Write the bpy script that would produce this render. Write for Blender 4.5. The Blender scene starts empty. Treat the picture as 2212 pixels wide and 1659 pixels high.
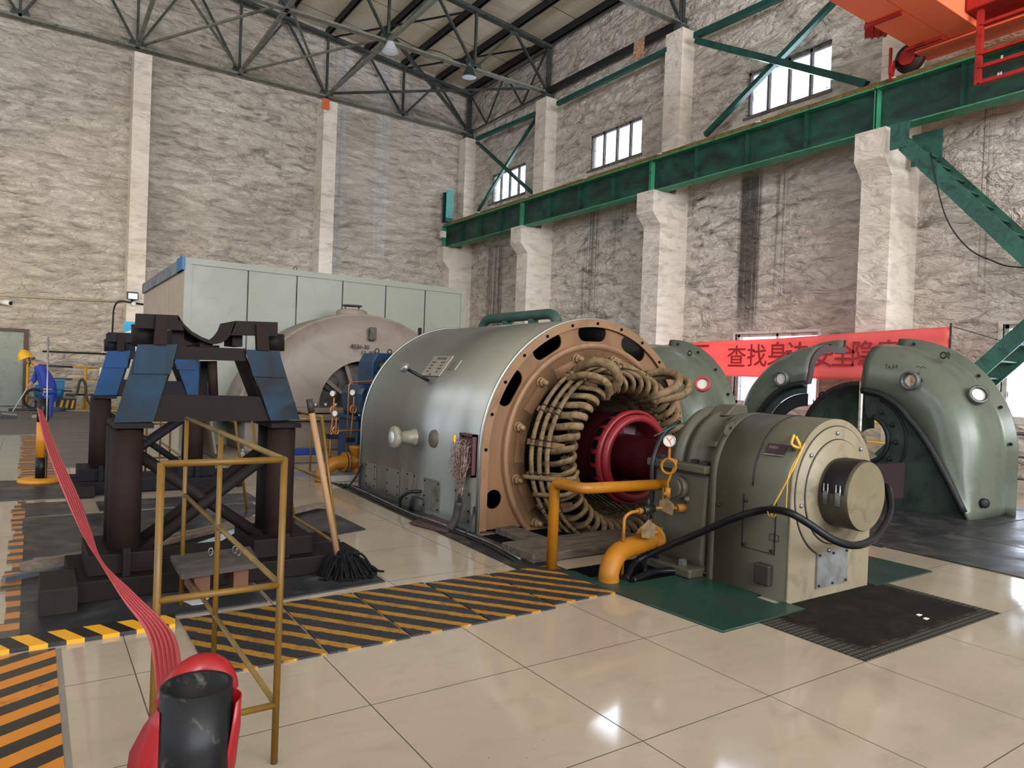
import bpy, bmesh, math, random
import numpy as np
from mathutils import Vector, Matrix, noise
PI = math.pi
random.seed(7)
SC = bpy.context.scene
COL = SC.collection
# ------------------------------------------------------------------ camera measured from the floor tiles
W, H, F = 2212, 1659, 1527.39
YAW, PITCH, ROLL = 0.59582794, -0.01110403, 0.03800447
CAM = np.array([0.0, 0.0, 1.41333])
FW = np.array([math.sin(YAW)*math.cos(PITCH), math.cos(YAW)*math.cos(PITCH), math.sin(PITCH)])
_r = np.array([math.cos(YAW), -math.sin(YAW), 0.0]); _u = np.cross(_r, FW)
RT = _r*math.cos(ROLL)+_u*math.sin(ROLL); UP = -_r*math.sin(ROLL)+_u*math.cos(ROLL)
def at(x, y, ax, v):
    """the point of the world plane ax = v that the measured sight line x, y meets"""
    d = FW+RT*(x-W/2)/F-UP*(y-H/2)/F
    k = 'xyz'.index(ax)
    p = CAM+d*((v-CAM[k])/d[k])
    return Vector([float(c) for c in p])
# ------------------------------------------------------------------ materials
def lin(c):
    if isinstance(c, str):
        c = [int(c[i:i+2], 16)/255 for i in (0, 2, 4)]
    return tuple(((v/12.92) if v <= .04045 else ((v+.055)/1.055)**2.4) for v in c)+(1.0,)
class NT:
    def __init__(s, name):
        s.m = bpy.data.materials.new(name); s.m.use_nodes = True
        s.t = s.m.node_tree; s.n = s.t.nodes; s.l = s.t.links
        s.b = s.n['Principled BSDF']; s.out = s.n['Material Output']
    def new(s, kind, **kw):
        n = s.n.new(kind)
        for k, v in kw.items():
            setattr(n, k, v)
        return n
    def link(s, a, b): s.l.new(a, b)
    def pos(s):
        return s.new('ShaderNodeNewGeometry').outputs['Position']
    def objc(s):
        return s.new('ShaderNodeTexCoord').outputs['Object']
    def mapping(s, vec, scale=(1, 1, 1), rot=(0, 0, 0), loc=(0, 0, 0)):
        m = s.new('ShaderNodeMapping'); m.inputs['Scale'].default_value = scale
        m.inputs['Rotation'].default_value = rot; m.inputs['Location'].default_value = loc
        s.link(vec, m.inputs['Vector']); return m.outputs['Vector']
    def noise(s, vec, scale, detail=4, rough=.55, dist=0):
        n = s.new('ShaderNodeTexNoise'); n.inputs['Scale'].default_value = scale
        n.inputs['Detail'].default_value = detail; n.inputs['Roughness'].default_value = rough
        n.inputs['Distortion'].default_value = dist
        s.link(vec, n.inputs['Vector']); return n.outputs['Fac']
    def ramp(s, fac, stops, interp='LINEAR'):
        r = s.new('ShaderNodeValToRGB'); r.color_ramp.interpolation = interp
        e = r.color_ramp.elements
        while len(e) < len(stops): e.new(.5)
        for i, (p, c) in enumerate(stops):
            e[i].position = p; e[i].color = c if len(c) == 4 else tuple(c)+(1,)
        s.link(fac, r.inputs['Fac']); return r.outputs['Color']
    def val(s, fac, a, b, lo=0.0, hi=1.0):
        r = s.new('ShaderNodeMapRange'); r.clamp = True
        r.inputs['From Min'].default_value = a; r.inputs['From Max'].default_value = b
        r.inputs['To Min'].default_value = lo; r.inputs['To Max'].default_value = hi
        s.link(fac, r.inputs['Value']); return r.outputs['Result']
    def mix(s, fac, a, b, mode='MIX'):
        m = s.new('ShaderNodeMix', data_type='RGBA', blend_type=mode)
        for sock, v in ((m.inputs[0], fac), (m.inputs[6], a), (m.inputs[7], b)):
            if isinstance(v, (int, float)): sock.default_value = v
            elif isinstance(v, tuple): sock.default_value = v
            else: s.link(v, sock)
        return m.outputs[2]
    def math(s, op, a, b=0.0, c=0.0):
        m = s.new('ShaderNodeMath', operation=op)
        for i, v in enumerate((a, b, c)):
            if isinstance(v, (int, float)): m.inputs[i].default_value = v
            else: s.link(v, m.inputs[i])
        return m.outputs[0]
    def bump(s, h, strength, dist):
        b = s.new('ShaderNodeBump'); b.inputs['Strength'].default_value = strength
        b.inputs['Distance'].default_value = dist
        s.link(h, b.inputs['Height']); s.link(b.outputs['Normal'], s.b.inputs['Normal'])
    def set(s, **kw):
        for k, v in kw.items():
            i = s.b.inputs[k.replace('_', ' ')]
            if isinstance(v, (int, float, tuple)): i.default_value = v
            else: s.link(v, i)
        return s.m
MATS = {}
def paint(name, col, rough=.5, metal=0.0, var=.18, scale=2.5, bump=0.0, bscale=60, dirt=None, damt=.5, dscale=4, stretch=(1, 1, 1), spec=.3, rvar=.12):
    """a painted or bare surface with uneven tone and blotches of dirt"""
    if name in MATS: return MATS[name]
    t = NT(name); c = lin(col); v = t.mapping(t.objc(), stretch)
    n1 = t.noise(v, scale, 5, .6, .3)
    lo = tuple(x*(1-var) for x in c[:3])+(1,); hi = tuple(min(1, x*(1+var)) for x in c[:3])+(1,)
    base = t.ramp(n1, [(.3, lo), (.7, hi)])
    if dirt:
        n2 = t.noise(v, dscale, 8, .65, .8)
        base = t.mix(t.val(n2, .62-damt*.3, .78-damt*.2, 0, .85), base, lin(dirt))
    t.set(Base_Color=base, Metallic=metal, Specular_IOR_Level=spec)
    t.set(Roughness=t.val(n1, .3, .7, max(.03, rough-rvar), min(1, rough+rvar)))
    if bump: t.bump(t.noise(v, bscale, 4, .6), bump, .01)
    MATS[name] = t.m
    return t.m
# ------------------------------------------------------------------ mesh builder
class MB:
    def __init__(s): s.bm = bmesh.new()
    def face(s, pts, smooth=False):
        f = s.bm.faces.new([s.bm.verts.new(p) for p in pts]); f.smooth = smooth; return f
    def hexa(s, p):
        v = [s.bm.verts.new(q) for q in p]
        for f in ((0, 3, 2, 1), (4, 5, 6, 7), (0, 1, 5, 4), (1, 2, 6, 5), (2, 3, 7, 6), (3, 0, 4, 7)):
            s.bm.faces.new([v[i] for i in f])
        return s
    def box(s, x0, x1, y0, y1, z0, z1, M=None):
        p = [Vector(q) for q in ((x0, y0, z0), (x1, y0, z0), (x1, y1, z0), (x0, y1, z0), (x0, y0, z1), (x1, y0, z1), (x1, y1, z1), (x0, y1, z1))]
        if M: p = [M @ q for q in p]
        return s.hexa(p)
    def bar(s, p, q, w, h, up=(0, 0, 1), ext=0.0):
        p, q = Vector(p), Vector(q); d = (q-p).normalized(); p = p-d*ext; q = q+d*ext
        u = Vector(up)
        if abs(d.dot(u)) > .98: u = Vector((1, 0, 0)) if abs(d.x) < .9 else Vector((0, 1, 0))
        a = d.cross(u).normalized(); b = a.cross(d).normalized()
        a = a*w/2; b = b*h/2
        return s.hexa([p-a-b, p+a-b, q+a-b, q-a-b, p-a+b, p+a+b, q+a+b, q-a+b])
    def angle(s, p, q, w, t=.012, up=(0, 0, 1), side=1):
        """an equal-leg steel angle from p to q"""
        p, q = Vector(p), Vector(q); d = (q-p).normalized(); u = Vector(up)
        if abs(d.dot(u)) > .98: u = Vector((1, 0, 0))
        a = d.cross(u).normalized()*side; b = (d.cross(a)).normalized()
        if b.dot(u) < 0: b = -b
        o = -a*w/2-b*w/2
        for (a0, a1, b0, b1) in ((0, w, 0, t), (0, t, t, w)):
            P = [o+a*a0+b*b0, o+a*a1+b*b0, o+a*a1+b*b1, o+a*a0+b*b1]
            s.hexa([p+P[0], p+P[1], q+P[1], q+P[0], p+P[3], p+P[2], q+P[2], q+P[3]])
        return s
    def tube(s, pts, r, n=12, closed=False, caps=True, smooth=True, flat=None):
        pts = [Vector(p) for p in pts]; m = len(pts)
        rs = r if isinstance(r, (list, tuple)) else [r]*m
        rings = []; prev = None
        for i in range(m):
            a = pts[i-1] if (i > 0 or closed) else pts[i]
            b = pts[(i+1) % m] if (i < m-1 or closed) else pts[i]
            d = (b-a).normalized()
            if prev is None:
                u = Vector((0, 0, 1)) if abs(d.z) < .9 else Vector((1, 0, 0))
                x = d.cross(u).normalized()
            else:
                x = (prev-d*prev.dot(d))
                x = x.normalized() if x.length > 1e-6 else d.orthogonal().normalized()
            prev = x; y = d.cross(x).normalized()
            k1, k2 = (1, 1) if not flat else flat
            rings.append([s.bm.verts.new(pts[i]+(x*math.cos(2*PI*j/n)*k1+y*math.sin(2*PI*j/n)*k2)*rs[i]) for j in range(n)])
        for i in range(m if closed else m-1):
            A, B = rings[i], rings[(i+1) % m]
            for j in range(n):
                f = s.bm.faces.new((A[j], A[(j+1) % n], B[(j+1) % n], B[j])); f.smooth = smooth
        if caps and not closed:
            s.bm.faces.new(rings[0][::-1]); s.bm.faces.new(rings[-1])
        return s
    def lathe(s, prof, o, ax=(0, 0, 1), n=32, a0=0.0, a1=2*PI, ref=None, smooth=True, closed_prof=False):
        """prof: (radius, height) pairs turned about the axis ax through o"""
        o = Vector(o); k = Vector(ax).normalized()
        x = Vector(ref).normalized() if ref else k.orthogonal().normalized()
        y = k.cross(x); full = abs(a1-a0-2*PI) < 1e-6
        cnt = n if full else n+1
        rings = []
        for i in range(cnt):
            a = a0+(a1-a0)*i/n; e = x*math.cos(a)+y*math.sin(a)
            rings.append([s.bm.verts.new(o+e*r+k*h) for r, h in prof])
        m = len(prof)
        for i in range(n):
            A, B = rings[i], rings[(i+1) % cnt]
            for j in range(m if closed_prof else m-1):
                q = [A[j], B[j], B[(j+1) % m], A[(j+1) % m]]
                try:
                    f = s.bm.faces.new(q); f.smooth = smooth
                except ValueError: pass
        if closed_prof and not full:
            s.bm.faces.new(rings[0]); s.bm.faces.new(rings[-1][::-1])
        return s
    def cyl(s, p, q, r, n=16, r2=None, smooth=True):
        p, q = Vector(p), Vector(q); L = (q-p).length
        r2 = r if r2 is None else r2
        s.lathe([(0, 0), (r, 0)], p, q-p, n, smooth=False)
        s.lathe([(r, 0), (r2, L)], p, q-p, n, smooth=smooth)
        return s.lathe([(r2, L), (0, L)], p, q-p, n, smooth=False)
    def prism(s, poly, vec):
        poly = [Vector(p) for p in poly]; vec = Vector(vec)
        a = [s.bm.verts.new(p) for p in poly]; b = [s.bm.verts.new(p+vec) for p in poly]
        s.bm.faces.new(a[::-1]); s.bm.faces.new(b)
        n = len(poly)
        for i in range(n): s.bm.faces.new((a[i], a[(i+1) % n], b[(i+1) % n], b[i]))
        return s
    def plate(s, loops, thick, M, bevel=0.0):
        """a flat plate with holes: loops are 2D outlines (the first the outer one), placed by the matrix M"""
        cu = bpy.data.curves.new('tmp', 'CURVE'); cu.dimensions = '2D'; cu.fill_mode = 'BOTH'; cu.extrude = thick/2
        for lp in loops:
            sp = cu.splines.new('POLY'); sp.points.add(len(lp)-1); sp.use_cyclic_u = True
            for i, (x, y) in enumerate(lp): sp.points[i].co = (x, y, 0, 1)
        ob = bpy.data.objects.new('tmp', cu); COL.objects.link(ob)
        me = bpy.data.meshes.new_from_object(ob.evaluated_get(bpy.context.evaluated_depsgraph_get()))
        bpy.data.objects.remove(ob); bpy.data.curves.remove(cu)
        me.transform(M); s.bm.from_mesh(me); bpy.data.meshes.remove(me)
        return s
    def text(s, body, size, M, extrude=.002, align='CENTER', bold=0.0):
        cu = bpy.data.curves.new('tmp', 'FONT'); cu.body = body; cu.size = size; cu.extrude = extrude
        cu.align_x = align; cu.align_y = 'CENTER'; cu.offset = bold; cu.resolution_u = 3
        ob = bpy.data.objects.new('tmp', cu); COL.objects.link(ob)
        me = bpy.data.meshes.new_from_object(ob.evaluated_get(bpy.context.evaluated_depsgraph_get()))
        bpy.data.objects.remove(ob); bpy.data.curves.remove(cu)
        me.transform(M); s.bm.from_mesh(me); bpy.data.meshes.remove(me)
        return s
    def mesh(s, name, weld=True):
        if weld: bmesh.ops.remove_doubles(s.bm, verts=s.bm.verts, dist=1e-5)
        bmesh.ops.recalc_face_normals(s.bm, faces=s.bm.faces)
        me = bpy.data.meshes.new(name); s.bm.to_mesh(me); s.bm.free()
        return me
THINGS = []
def tag(o, label, cat, group=None, kind=None):
    o['label'] = label; o['category'] = cat
    if group: o['group'] = group
    if kind: o['kind'] = kind
    return o
def link(me, name, m, parent=None):
    o = bpy.data.objects.new(name, me); COL.objects.link(o)
    for x in (m if isinstance(m, (list, tuple)) else [m]): me.materials.append(x)
    if parent: o.parent = parent
    return o
def bevelled(o, w=.006, seg=2):
    b = o.modifiers.new('edge', 'BEVEL'); b.width = w; b.segments = seg; b.limit_method = 'ANGLE'; b.angle_limit = .6
    return o
def solo(name, mb, m, label, cat, group=None, kind=None, bev=0):
    """a thing that is one mesh; its origin goes to the middle of its base"""
    me = mb.mesh(name); o = link(me, name, m)
    co = np.empty(len(me.vertices)*3); me.vertices.foreach_get('co', co); co = co.reshape(-1, 3)
    lo, hi = co.min(0), co.max(0); c = Vector(((lo[0]+hi[0])/2, (lo[1]+hi[1])/2, lo[2]))
    me.transform(Matrix.Translation(-c)); o.location = c
    if bev: bevelled(o, bev)
    return tag(o, label, cat, group, kind)
def struct(name, mb, m, parent=None):
    o = link(mb.mesh(name), name, m, parent)
    if not parent: o['kind'] = 'structure'
    return o
def thing(name, label, cat, group=None, kind=None):
    e = bpy.data.objects.new(name, None); COL.objects.link(e); e.empty_display_size = .2
    tag(e, label, cat, group, kind); THINGS.append(e)
    return e
def part(name, mb, m, parent, label=None, bev=0):
    o = link(mb.mesh(name), name, m, parent)
    if label: o['label'] = label
    if bev: bevelled(o, bev)
    return o
def kids(o): return [c for c in bpy.data.objects if c.parent == o]
def settle():
    """move each thing's Empty to the middle of the base of its parts"""
    ch = {}
    for o in bpy.data.objects:
        if o.parent: ch.setdefault(o.parent.name, []).append(o)
    for e in THINGS:
        if e.get('_placed'): continue
        pts = []; stack = list(ch.get(e.name, []))
        for o in stack: stack += ch.get(o.name, [])
        for o in stack:
            if o.type == 'MESH': pts += [Vector(b) for b in o.bound_box]
        if not pts: continue
        c = Vector(((min(p.x for p in pts)+max(p.x for p in pts))/2, (min(p.y for p in pts)+max(p.y for p in pts))/2, min(p.z for p in pts)))
        e.location = c
        for o in ch.get(e.name, []): o.matrix_parent_inverse = Matrix.Translation(-c)
        e['_placed'] = 1
    for e in THINGS:
        if '_placed' in e: del e['_placed']
def copy_tree(o, move, label, parent=None):
    """a copy of a settled thing with its parts and their sub-parts"""
    c = o.copy(); COL.objects.link(c)
    if parent: c.parent = parent
    else:
        c.location = Vector(o.location)+Vector(move); c['label'] = label
    for k in kids(o): copy_tree(k, None, None, c)
    return c
def arc(cx, cy, r, a0, a1, n): return [(cx+r*math.cos(a0+(a1-a0)*i/n), cy+r*math.sin(a0+(a1-a0)*i/n)) for i in range(n+1)]
def circ(cx, cy, r, n=24): return arc(cx, cy, r, 0, 2*PI, n)[:-1]
def rect(x0, x1, y0, y1): return [(x0, y0), (x1, y0), (x1, y1), (x0, y1)]
MXZ = lambda y: Matrix(((1, 0, 0, 0), (0, 0, -1, y), (0, 1, 0, 0), (0, 0, 0, 1)))    # plate coords (x, z) on a plane y = const, facing -y
MYZ = lambda x: Matrix(((0, 0, -1, x), (-1, 0, 0, 0), (0, 1, 0, 0), (0, 0, 0, 1)))  # plate coords (-y, z) on a plane x = const, facing -x
def bend(pts, r=.05, n=5):
    """a polyline with its corners rounded off"""
    pts = [Vector(p) for p in pts]; out = [pts[0]]
    for i in range(1, len(pts)-1):
        a, b, c = pts[i-1], pts[i], pts[i+1]
        k = min(r, (a-b).length*.45, (c-b).length*.45)
        p, q = b+(a-b).normalized()*k, b+(c-b).normalized()*k
        for j in range(n+1):
            t = j/n; out.append(p*(1-t)**2+b*2*t*(1-t)+q*t*t)
    out.append(pts[-1]); return out
def smooth_path(pts, n=8):
    """a Catmull-Rom curve through the points"""
    P = [Vector(p) for p in pts]; P = [P[0]*2-P[1]]+P+[P[-1]*2-P[-2]]; out = []
    for i in range(1, len(P)-2):
        a, b, c, d = P[i-1:i+3]
        for j in range(n):
            t = j/n
            out.append(.5*((2*b)+(c-a)*t+(2*a-5*b+4*c-d)*t*t+(3*b-a-3*c+d)*t**3))
    out.append(P[-2]); return out
# ================================================================== materials of the hall
def wall_mat(name, tone, soot_shade, amp=.45, stains=(), ax='Y'):
    t = NT(name); p = t.pos()
    v = t.mapping(p, (1, 1, 2.8), rot=(.13, .11, 0))
    rid = t.noise(v, 1.5, 5, .55, .9)
    fine = t.noise(t.mapping(p, (1, 1, 2.0), rot=(.2, .2, 0)), 4.5, 6, .62, .8)
    h = t.math('ADD', rid, t.math('MULTIPLY', fine, .25))
    big = t.noise(t.mapping(p, (.5, .5, .8)), .45, 4, .6, .6)
    c = t.ramp(big, [(.32, lin(tone[0])), (.52, lin(tone[1])), (.70, lin(tone[2]))])
    # soot on the coat's ledges, and wrinkle shade painted into its colour
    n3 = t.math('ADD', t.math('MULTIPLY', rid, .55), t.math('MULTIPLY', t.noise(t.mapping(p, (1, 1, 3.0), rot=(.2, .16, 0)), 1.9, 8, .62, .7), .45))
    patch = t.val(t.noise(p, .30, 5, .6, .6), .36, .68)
    s = t.math('MULTIPLY', t.val(n3, .50, .63), t.math('ADD', t.math('MULTIPLY', patch, soot_shade), .14))
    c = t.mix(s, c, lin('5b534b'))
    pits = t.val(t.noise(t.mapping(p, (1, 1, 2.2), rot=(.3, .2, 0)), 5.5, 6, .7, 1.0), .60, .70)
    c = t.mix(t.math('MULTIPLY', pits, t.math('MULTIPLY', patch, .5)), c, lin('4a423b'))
    # runs of dirty or limy water at measured places: (from, to, foot, head, strength, colour)
    sx = t.new('ShaderNodeSeparateXYZ'); t.link(p, sx.inputs[0]); u = sx.outputs['XYZ'.index(ax)]; z = sx.outputs[2]
    run = t.noise(t.mapping(p, (16, 16, .10)), 1.0, 5, .75)
    for u0, u1, z0, z1, k, col, thr in stains:
        m = t.math('MULTIPLY', t.val(u, u0-.06, u0+.05), t.val(u, u1-.05, u1+.06, 1, 0))
        m = t.math('MULTIPLY', m, t.math('MULTIPLY', t.val(z, z0-.5, z0+.9), t.val(z, z1-.15, z1+.1, 1, 0)))
        c = t.mix(t.math('MULTIPLY', t.math('MULTIPLY', m, k), t.val(run, thr, thr+.12)), c, lin(col))
    t.set(Base_Color=c, Roughness=.85, Specular_IOR_Level=.2)
    t.bump(h, 1.0, amp)
    return t.m
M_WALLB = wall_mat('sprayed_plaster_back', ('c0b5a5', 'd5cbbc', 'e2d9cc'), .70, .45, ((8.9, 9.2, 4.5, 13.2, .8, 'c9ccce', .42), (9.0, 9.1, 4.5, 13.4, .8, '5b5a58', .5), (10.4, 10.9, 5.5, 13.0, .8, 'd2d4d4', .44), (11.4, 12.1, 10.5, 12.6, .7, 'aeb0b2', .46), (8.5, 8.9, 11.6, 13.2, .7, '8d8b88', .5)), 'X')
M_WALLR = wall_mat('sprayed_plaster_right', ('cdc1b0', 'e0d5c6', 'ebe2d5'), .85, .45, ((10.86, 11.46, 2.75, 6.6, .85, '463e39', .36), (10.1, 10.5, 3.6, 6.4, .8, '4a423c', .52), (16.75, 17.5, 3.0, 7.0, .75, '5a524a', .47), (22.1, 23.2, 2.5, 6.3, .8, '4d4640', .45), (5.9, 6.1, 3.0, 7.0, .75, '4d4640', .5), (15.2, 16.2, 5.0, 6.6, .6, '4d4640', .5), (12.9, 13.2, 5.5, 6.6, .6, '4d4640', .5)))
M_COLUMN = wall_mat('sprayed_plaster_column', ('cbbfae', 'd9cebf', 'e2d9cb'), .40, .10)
def floor_mat():
    t = NT('polished_tile'); p = t.pos()
    sx = t.new('ShaderNodeSeparateXYZ'); t.link(p, sx.inputs[0])
    dx = t.math('PINGPONG', t.math('SUBTRACT', sx.outputs[0], .4192-80), .4)
    dy = t.math('PINGPONG', t.math('SUBTRACT', sx.outputs[1], 2.7694-80), .4)
    line = t.val(t.math('MINIMUM', dx, dy), .0018, .0032, 1, 0)
    big = t.noise(p, .8, 5, .6, .4); veins = t.noise(t.mapping(p, (1, 2.2, 1), rot=(0, 0, .6)), 3.5, 8, .65, 1.0)
    c = t.ramp(big, [(.3, lin('908473')), (.7, lin('a09482'))])
    c = t.mix(t.val(veins, .52, .72, 0, .35), c, lin('827664'))
    spots = t.noise(p, 55, 2, .5); sm = t.noise(p, 2.2, 3, .6)
    c = t.mix(t.math('MULTIPLY', t.val(spots, .735, .76), t.val(sm, .5, .62)), c, lin('2b241e'))
    scuff = t.noise(t.mapping(p, (1, 5, 1), rot=(0, 0, -.5)), 6, 9, .75, .5)
    c = t.mix(t.math('MULTIPLY', t.val(scuff, .64, .72), t.val(sm, .42, .6, 0, .5)), c, lin('6d5d4c'))
    c = t.mix(line, c, lin('3b3029'))
    t.set(Base_Color=c, Specular_IOR_Level=.62)
    r = t.val(t.noise(p, 1.4, 6, .6), .35, .7, .05, .13)
    t.set(Roughness=t.math('ADD', r, t.math('MULTIPLY', line, .5)))
    t.bump(t.math('ADD', t.noise(p, .9, 2, .5), t.math('MULTIPLY', line, -.02)), .02, .05)
    return t.m
M_FLOOR = floor_mat()
def deck_mat():
    t = NT('roof_deck'); p = t.pos()
    sx = t.new('ShaderNodeSeparateXYZ'); t.link(p, sx.inputs[0])
    ln = t.math('PINGPONG', sx.outputs[1], .10)
    line = t.val(ln, .006, .014, 1, 0)
    big = t.noise(p, .6, 6, .65, .5)
    c = t.ramp(big, [(.3, lin('c9bda4')), (.7, lin('e0d6bf'))])
    c = t.mix(t.math('MULTIPLY', line, .55), c, lin('efe6c8'))
    c = t.mix(t.val(t.noise(t.mapping(p, (1, 3, 1)), 2.5, 8, .7), .6, .75, 0, .5), c, lin('8a7a62'))
    seam = t.val(t.math('PINGPONG', sx.outputs[1], 1.0), .01, .02, 1, 0)
    c = t.mix(seam, c, lin('33302b'))
    t.set(Base_Color=c, Roughness=.6)
    t.bump(line, .3, .03)
    return t.m
M_DECK = deck_mat()
M_TRUSS = paint('truss_steel', '3f4541', .5, 0, .22, 3, dirt='222523', damt=.5)
M_TRUSSL = paint('truss_steel_pale', '75766a', .55, 0, .2, 3, dirt='3d3d37', damt=.4)
M_PURLIN = paint('purlin_black', '1d1f20', .5, 0, .3, 3)
M_GREEN = paint('girder_green', '1f4a3c', .42, 0, .25, 1.2, dirt='1c211f', damt=.75, dscale=1.3, stretch=(1, 1, 2))
M_GREENL = paint('girder_green_clean', '3f8a66', .5, 0, .15, 2, dirt='2c4a3c', damt=.3)
M_BRACE = paint('brace_green', '1f4a40', .45, 0, .2, 3, dirt='16201d', damt=.4)
M_CRANE = paint('crane_red', 'ff7650', .42, 0, .08, 1.5)
M_CRANED = paint('crane_dark_red', '9c241d', .5, 0, .15, 2.5, dirt='4a1512', damt=.3)
M_RUST = paint('rust_brown', '4a3a26', .75, 0, .3, 5, dirt='8a7a45', damt=.5, bump=.2)
M_RAIL = paint('rail_ochre', '7d6a3a', .6, .2, .3, 4, dirt='3e3423', damt=.6)
M_BLACK = paint('dark_rubber', '17181a', .6, 0, .25, 3)
M_WHITEP = paint('white_paint', 'd6d3ca', .5, 0, .1, 3, dirt='8d8474', damt=.3)
# ================================================================== the hall: x across, y along the crane track, z up
XW, YB, XL, YR = 14.4, 25.0, -9.6, -16.0
ROOF = lambda x: 12.95+.1*(14.2-x) if x >= 2.4 else 14.13-.1*(2.4-x)
CY = [24.44, 19.14, 13.17, 7.18, 1.18, -4.82]        # near faces of the columns along the right wall
struct('floor', MB().box(XL-.3, XW+.3, YR-.3, YB+.3, -.3, 0), M_FLOOR)
WINS = [(20.9, 23.25, 8.0, 9.12), (15.05, 17.4, 8.0, 9.12), (9.18, 11.43, 8.0, 9.12), (3.2, 5.5, 8.0, 9.12),
        (9.2, 11.45, .96, 2.66), (3.0, 5.6, .96, 2.68), (15.05, 17.4, .96, 2.66)]
mb = MB()
mb.plate([rect(-(YB+.3), -YR, 0, 13.6)]+[rect(-b, -a, c, d) for a, b, c, d in WINS], .3, MYZ(XW+.15))
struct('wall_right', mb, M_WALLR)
mb = MB().prism([(XL, YB, 0), (XW, YB, 0), (XW, YB, ROOF(XW)+.3), (2.4, YB, 14.6), (XL, YB, ROOF(XL)+.3)], (0, .3, 0))
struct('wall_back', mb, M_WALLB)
LW = [(y, y+3.6, z0, z1) for y in (-14, -8, -2, 4, 10, 16) for z0, z1 in ((1.0, 5.6), (8.2, 10.4))]  # assumed windows in the unseen left wall, added for side light
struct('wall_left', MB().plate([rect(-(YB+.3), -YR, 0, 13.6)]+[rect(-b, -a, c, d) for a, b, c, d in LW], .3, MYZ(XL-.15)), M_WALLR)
RWN = [(x, x+4.2, 4.6, 10.6) for x in (-7.5, -1.5, 4.5, 9.7)]  # assumed rear openings, out of view, added for the main light
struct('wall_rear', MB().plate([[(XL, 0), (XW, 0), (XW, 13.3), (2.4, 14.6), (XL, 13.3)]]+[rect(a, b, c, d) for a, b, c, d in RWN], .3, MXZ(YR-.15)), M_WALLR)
mb = MB()
for xa, xb in ((2.4, XW+.3), (XL-.3, 2.4)):
    za, zb = ROOF(xa if xa > 2 else 2.39-(2.39-xa)), ROOF(xb)
    za = 14.13 if xa == 2.4 else ROOF(xa); zb = 14.13 if xb == 2.4 else ROOF(xb)
    mb.prism([(xa, YR-.3, za), (xb, YR-.3, zb), (xb, YR-.3, zb+.2), (xa, YR-.3, za+.2)], (0, YB-YR+.6, 0))
struct('ceiling', mb, M_DECK)
# columns: a deep lower shaft with a corbel that carries the crane girder, a shallower upper shaft
for i, y in enumerate(CY):
    w = .6 if i else .53
    lo = [(13.39, 0), (XW, 0), (XW, 6.36), (13.1, 6.36), (13.1, 5.81), (13.39, 5.5)]
    mb = MB().prism([(a, y, b) for a, b in lo], (0, w, 0))
    mb.box(13.93, XW, y, y+w, 6.36, 10.78)
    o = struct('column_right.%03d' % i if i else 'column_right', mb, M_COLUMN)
for i, (x, top) in enumerate(((2.29, 10.75), (8.13, 10.75), (-3.6, 10.75))):
    mb = MB().box(x, x+.48, 24.25, YB, 0, top)
    struct('column_back.%03d' % i if i else 'column_back', mb, M_COLUMN)
# ------------------------------------------------------------------ windows in the right wall
def pane_mat():
    t = NT('dirty_window_glass'); p = t.pos()
    g = t.new('ShaderNodeBsdfTransparent'); g.inputs[0].default_value = (.93, .96, 1, 1)
    d = t.new('ShaderNodeBsdfDiffuse')
    ice = t.noise(t.mapping(p, (3, 3, 1.2)), 5, 9, .75, .5)
    d.inputs[0].default_value = lin('20242b')
    lowz = t.noise(p, 1.3, 3, .6)
    mx = t.new('ShaderNodeMixShader')
    t.link(t.math('MULTIPLY', t.val(ice, .55, .64), t.val(lowz, .47, .6, 0, .95)), mx.inputs[0])
    t.link(g.outputs[0], mx.inputs[1]); t.link(d.outputs[0], mx.inputs[2])
    t.link(mx.outputs[0], t.out.inputs['Surface'])
    return t.m
M_PANE = pane_mat()
M_FRAME = paint('window_frame_weathered', '6c635a', .6, 0, .2, 4, dirt='2e2a27', damt=.5)
M_FRAMEW = paint('window_frame_white', 'cfcac0', .5, 0, .12, 4, dirt='8c7c66', damt=.4)
for i, (a, b, c, d) in enumerate(WINS):
    hi = c > 5; fm = M_FRAME if hi else M_FRAMEW
    mb = MB(); x0, x1 = XW+.1, XW+.18
    for e in ((a, a+.06, c, d), (b-.06, b, c, d), (a, b, c, c+.07), (a, b, d-.07, d)): mb.box(x0, x1, *e)
    nm = 4 if hi else 3
    ys = [a+(b-a)*k/nm for k in range(1, nm)] if hi else [a+(b-a)*.5]
    for y in ys: mb.box(x0, x1, y-.03, y+.03, c, d)
    if not hi:
        mb.box(x0-.002, x1+.002, a, b, c+1.18, c+1.24)
        for e in ((a-.07, a, c-.06, d+.06), (b, b+.07, c-.06, d+.06), (a, b, c-.06, c), (a, b, d, d+.06)): mb.box(XW-.02, XW+.05, *e)
    o = struct('window_%d' % (i+1), mb, fm)
    q = MB()
    q.box(XW+.135, XW+.14, a+.04, b-.04, c+.04, d-.04)
    struct('window_pane', q, M_PANE, o)
    if hi:
        struct('window_sill', MB().box(XW-.03, XW+.1, a-.05, b+.05, c-.07, c-.004), M_FRAME, o)
# ------------------------------------------------------------------ door in the back wall
mb = MB(); mb.box(-2.6, -.24, YB-.06, YB-.005, .02, 2.14)
dr = struct('door_1', mb, paint('door_grey_green', '7f877c', .45, 0, .15, 1.5, dirt='5d6459', damt=.3))
mb = MB(); mb.box(-.24, -.12, YB-.09, YB, 0, 2.24); mb.box(-2.75, -.24, YB-.09, YB, 2.14, 2.24)
struct('door_frame', mb, paint('door_frame_brown', '4b3f37', .6), dr)
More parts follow.
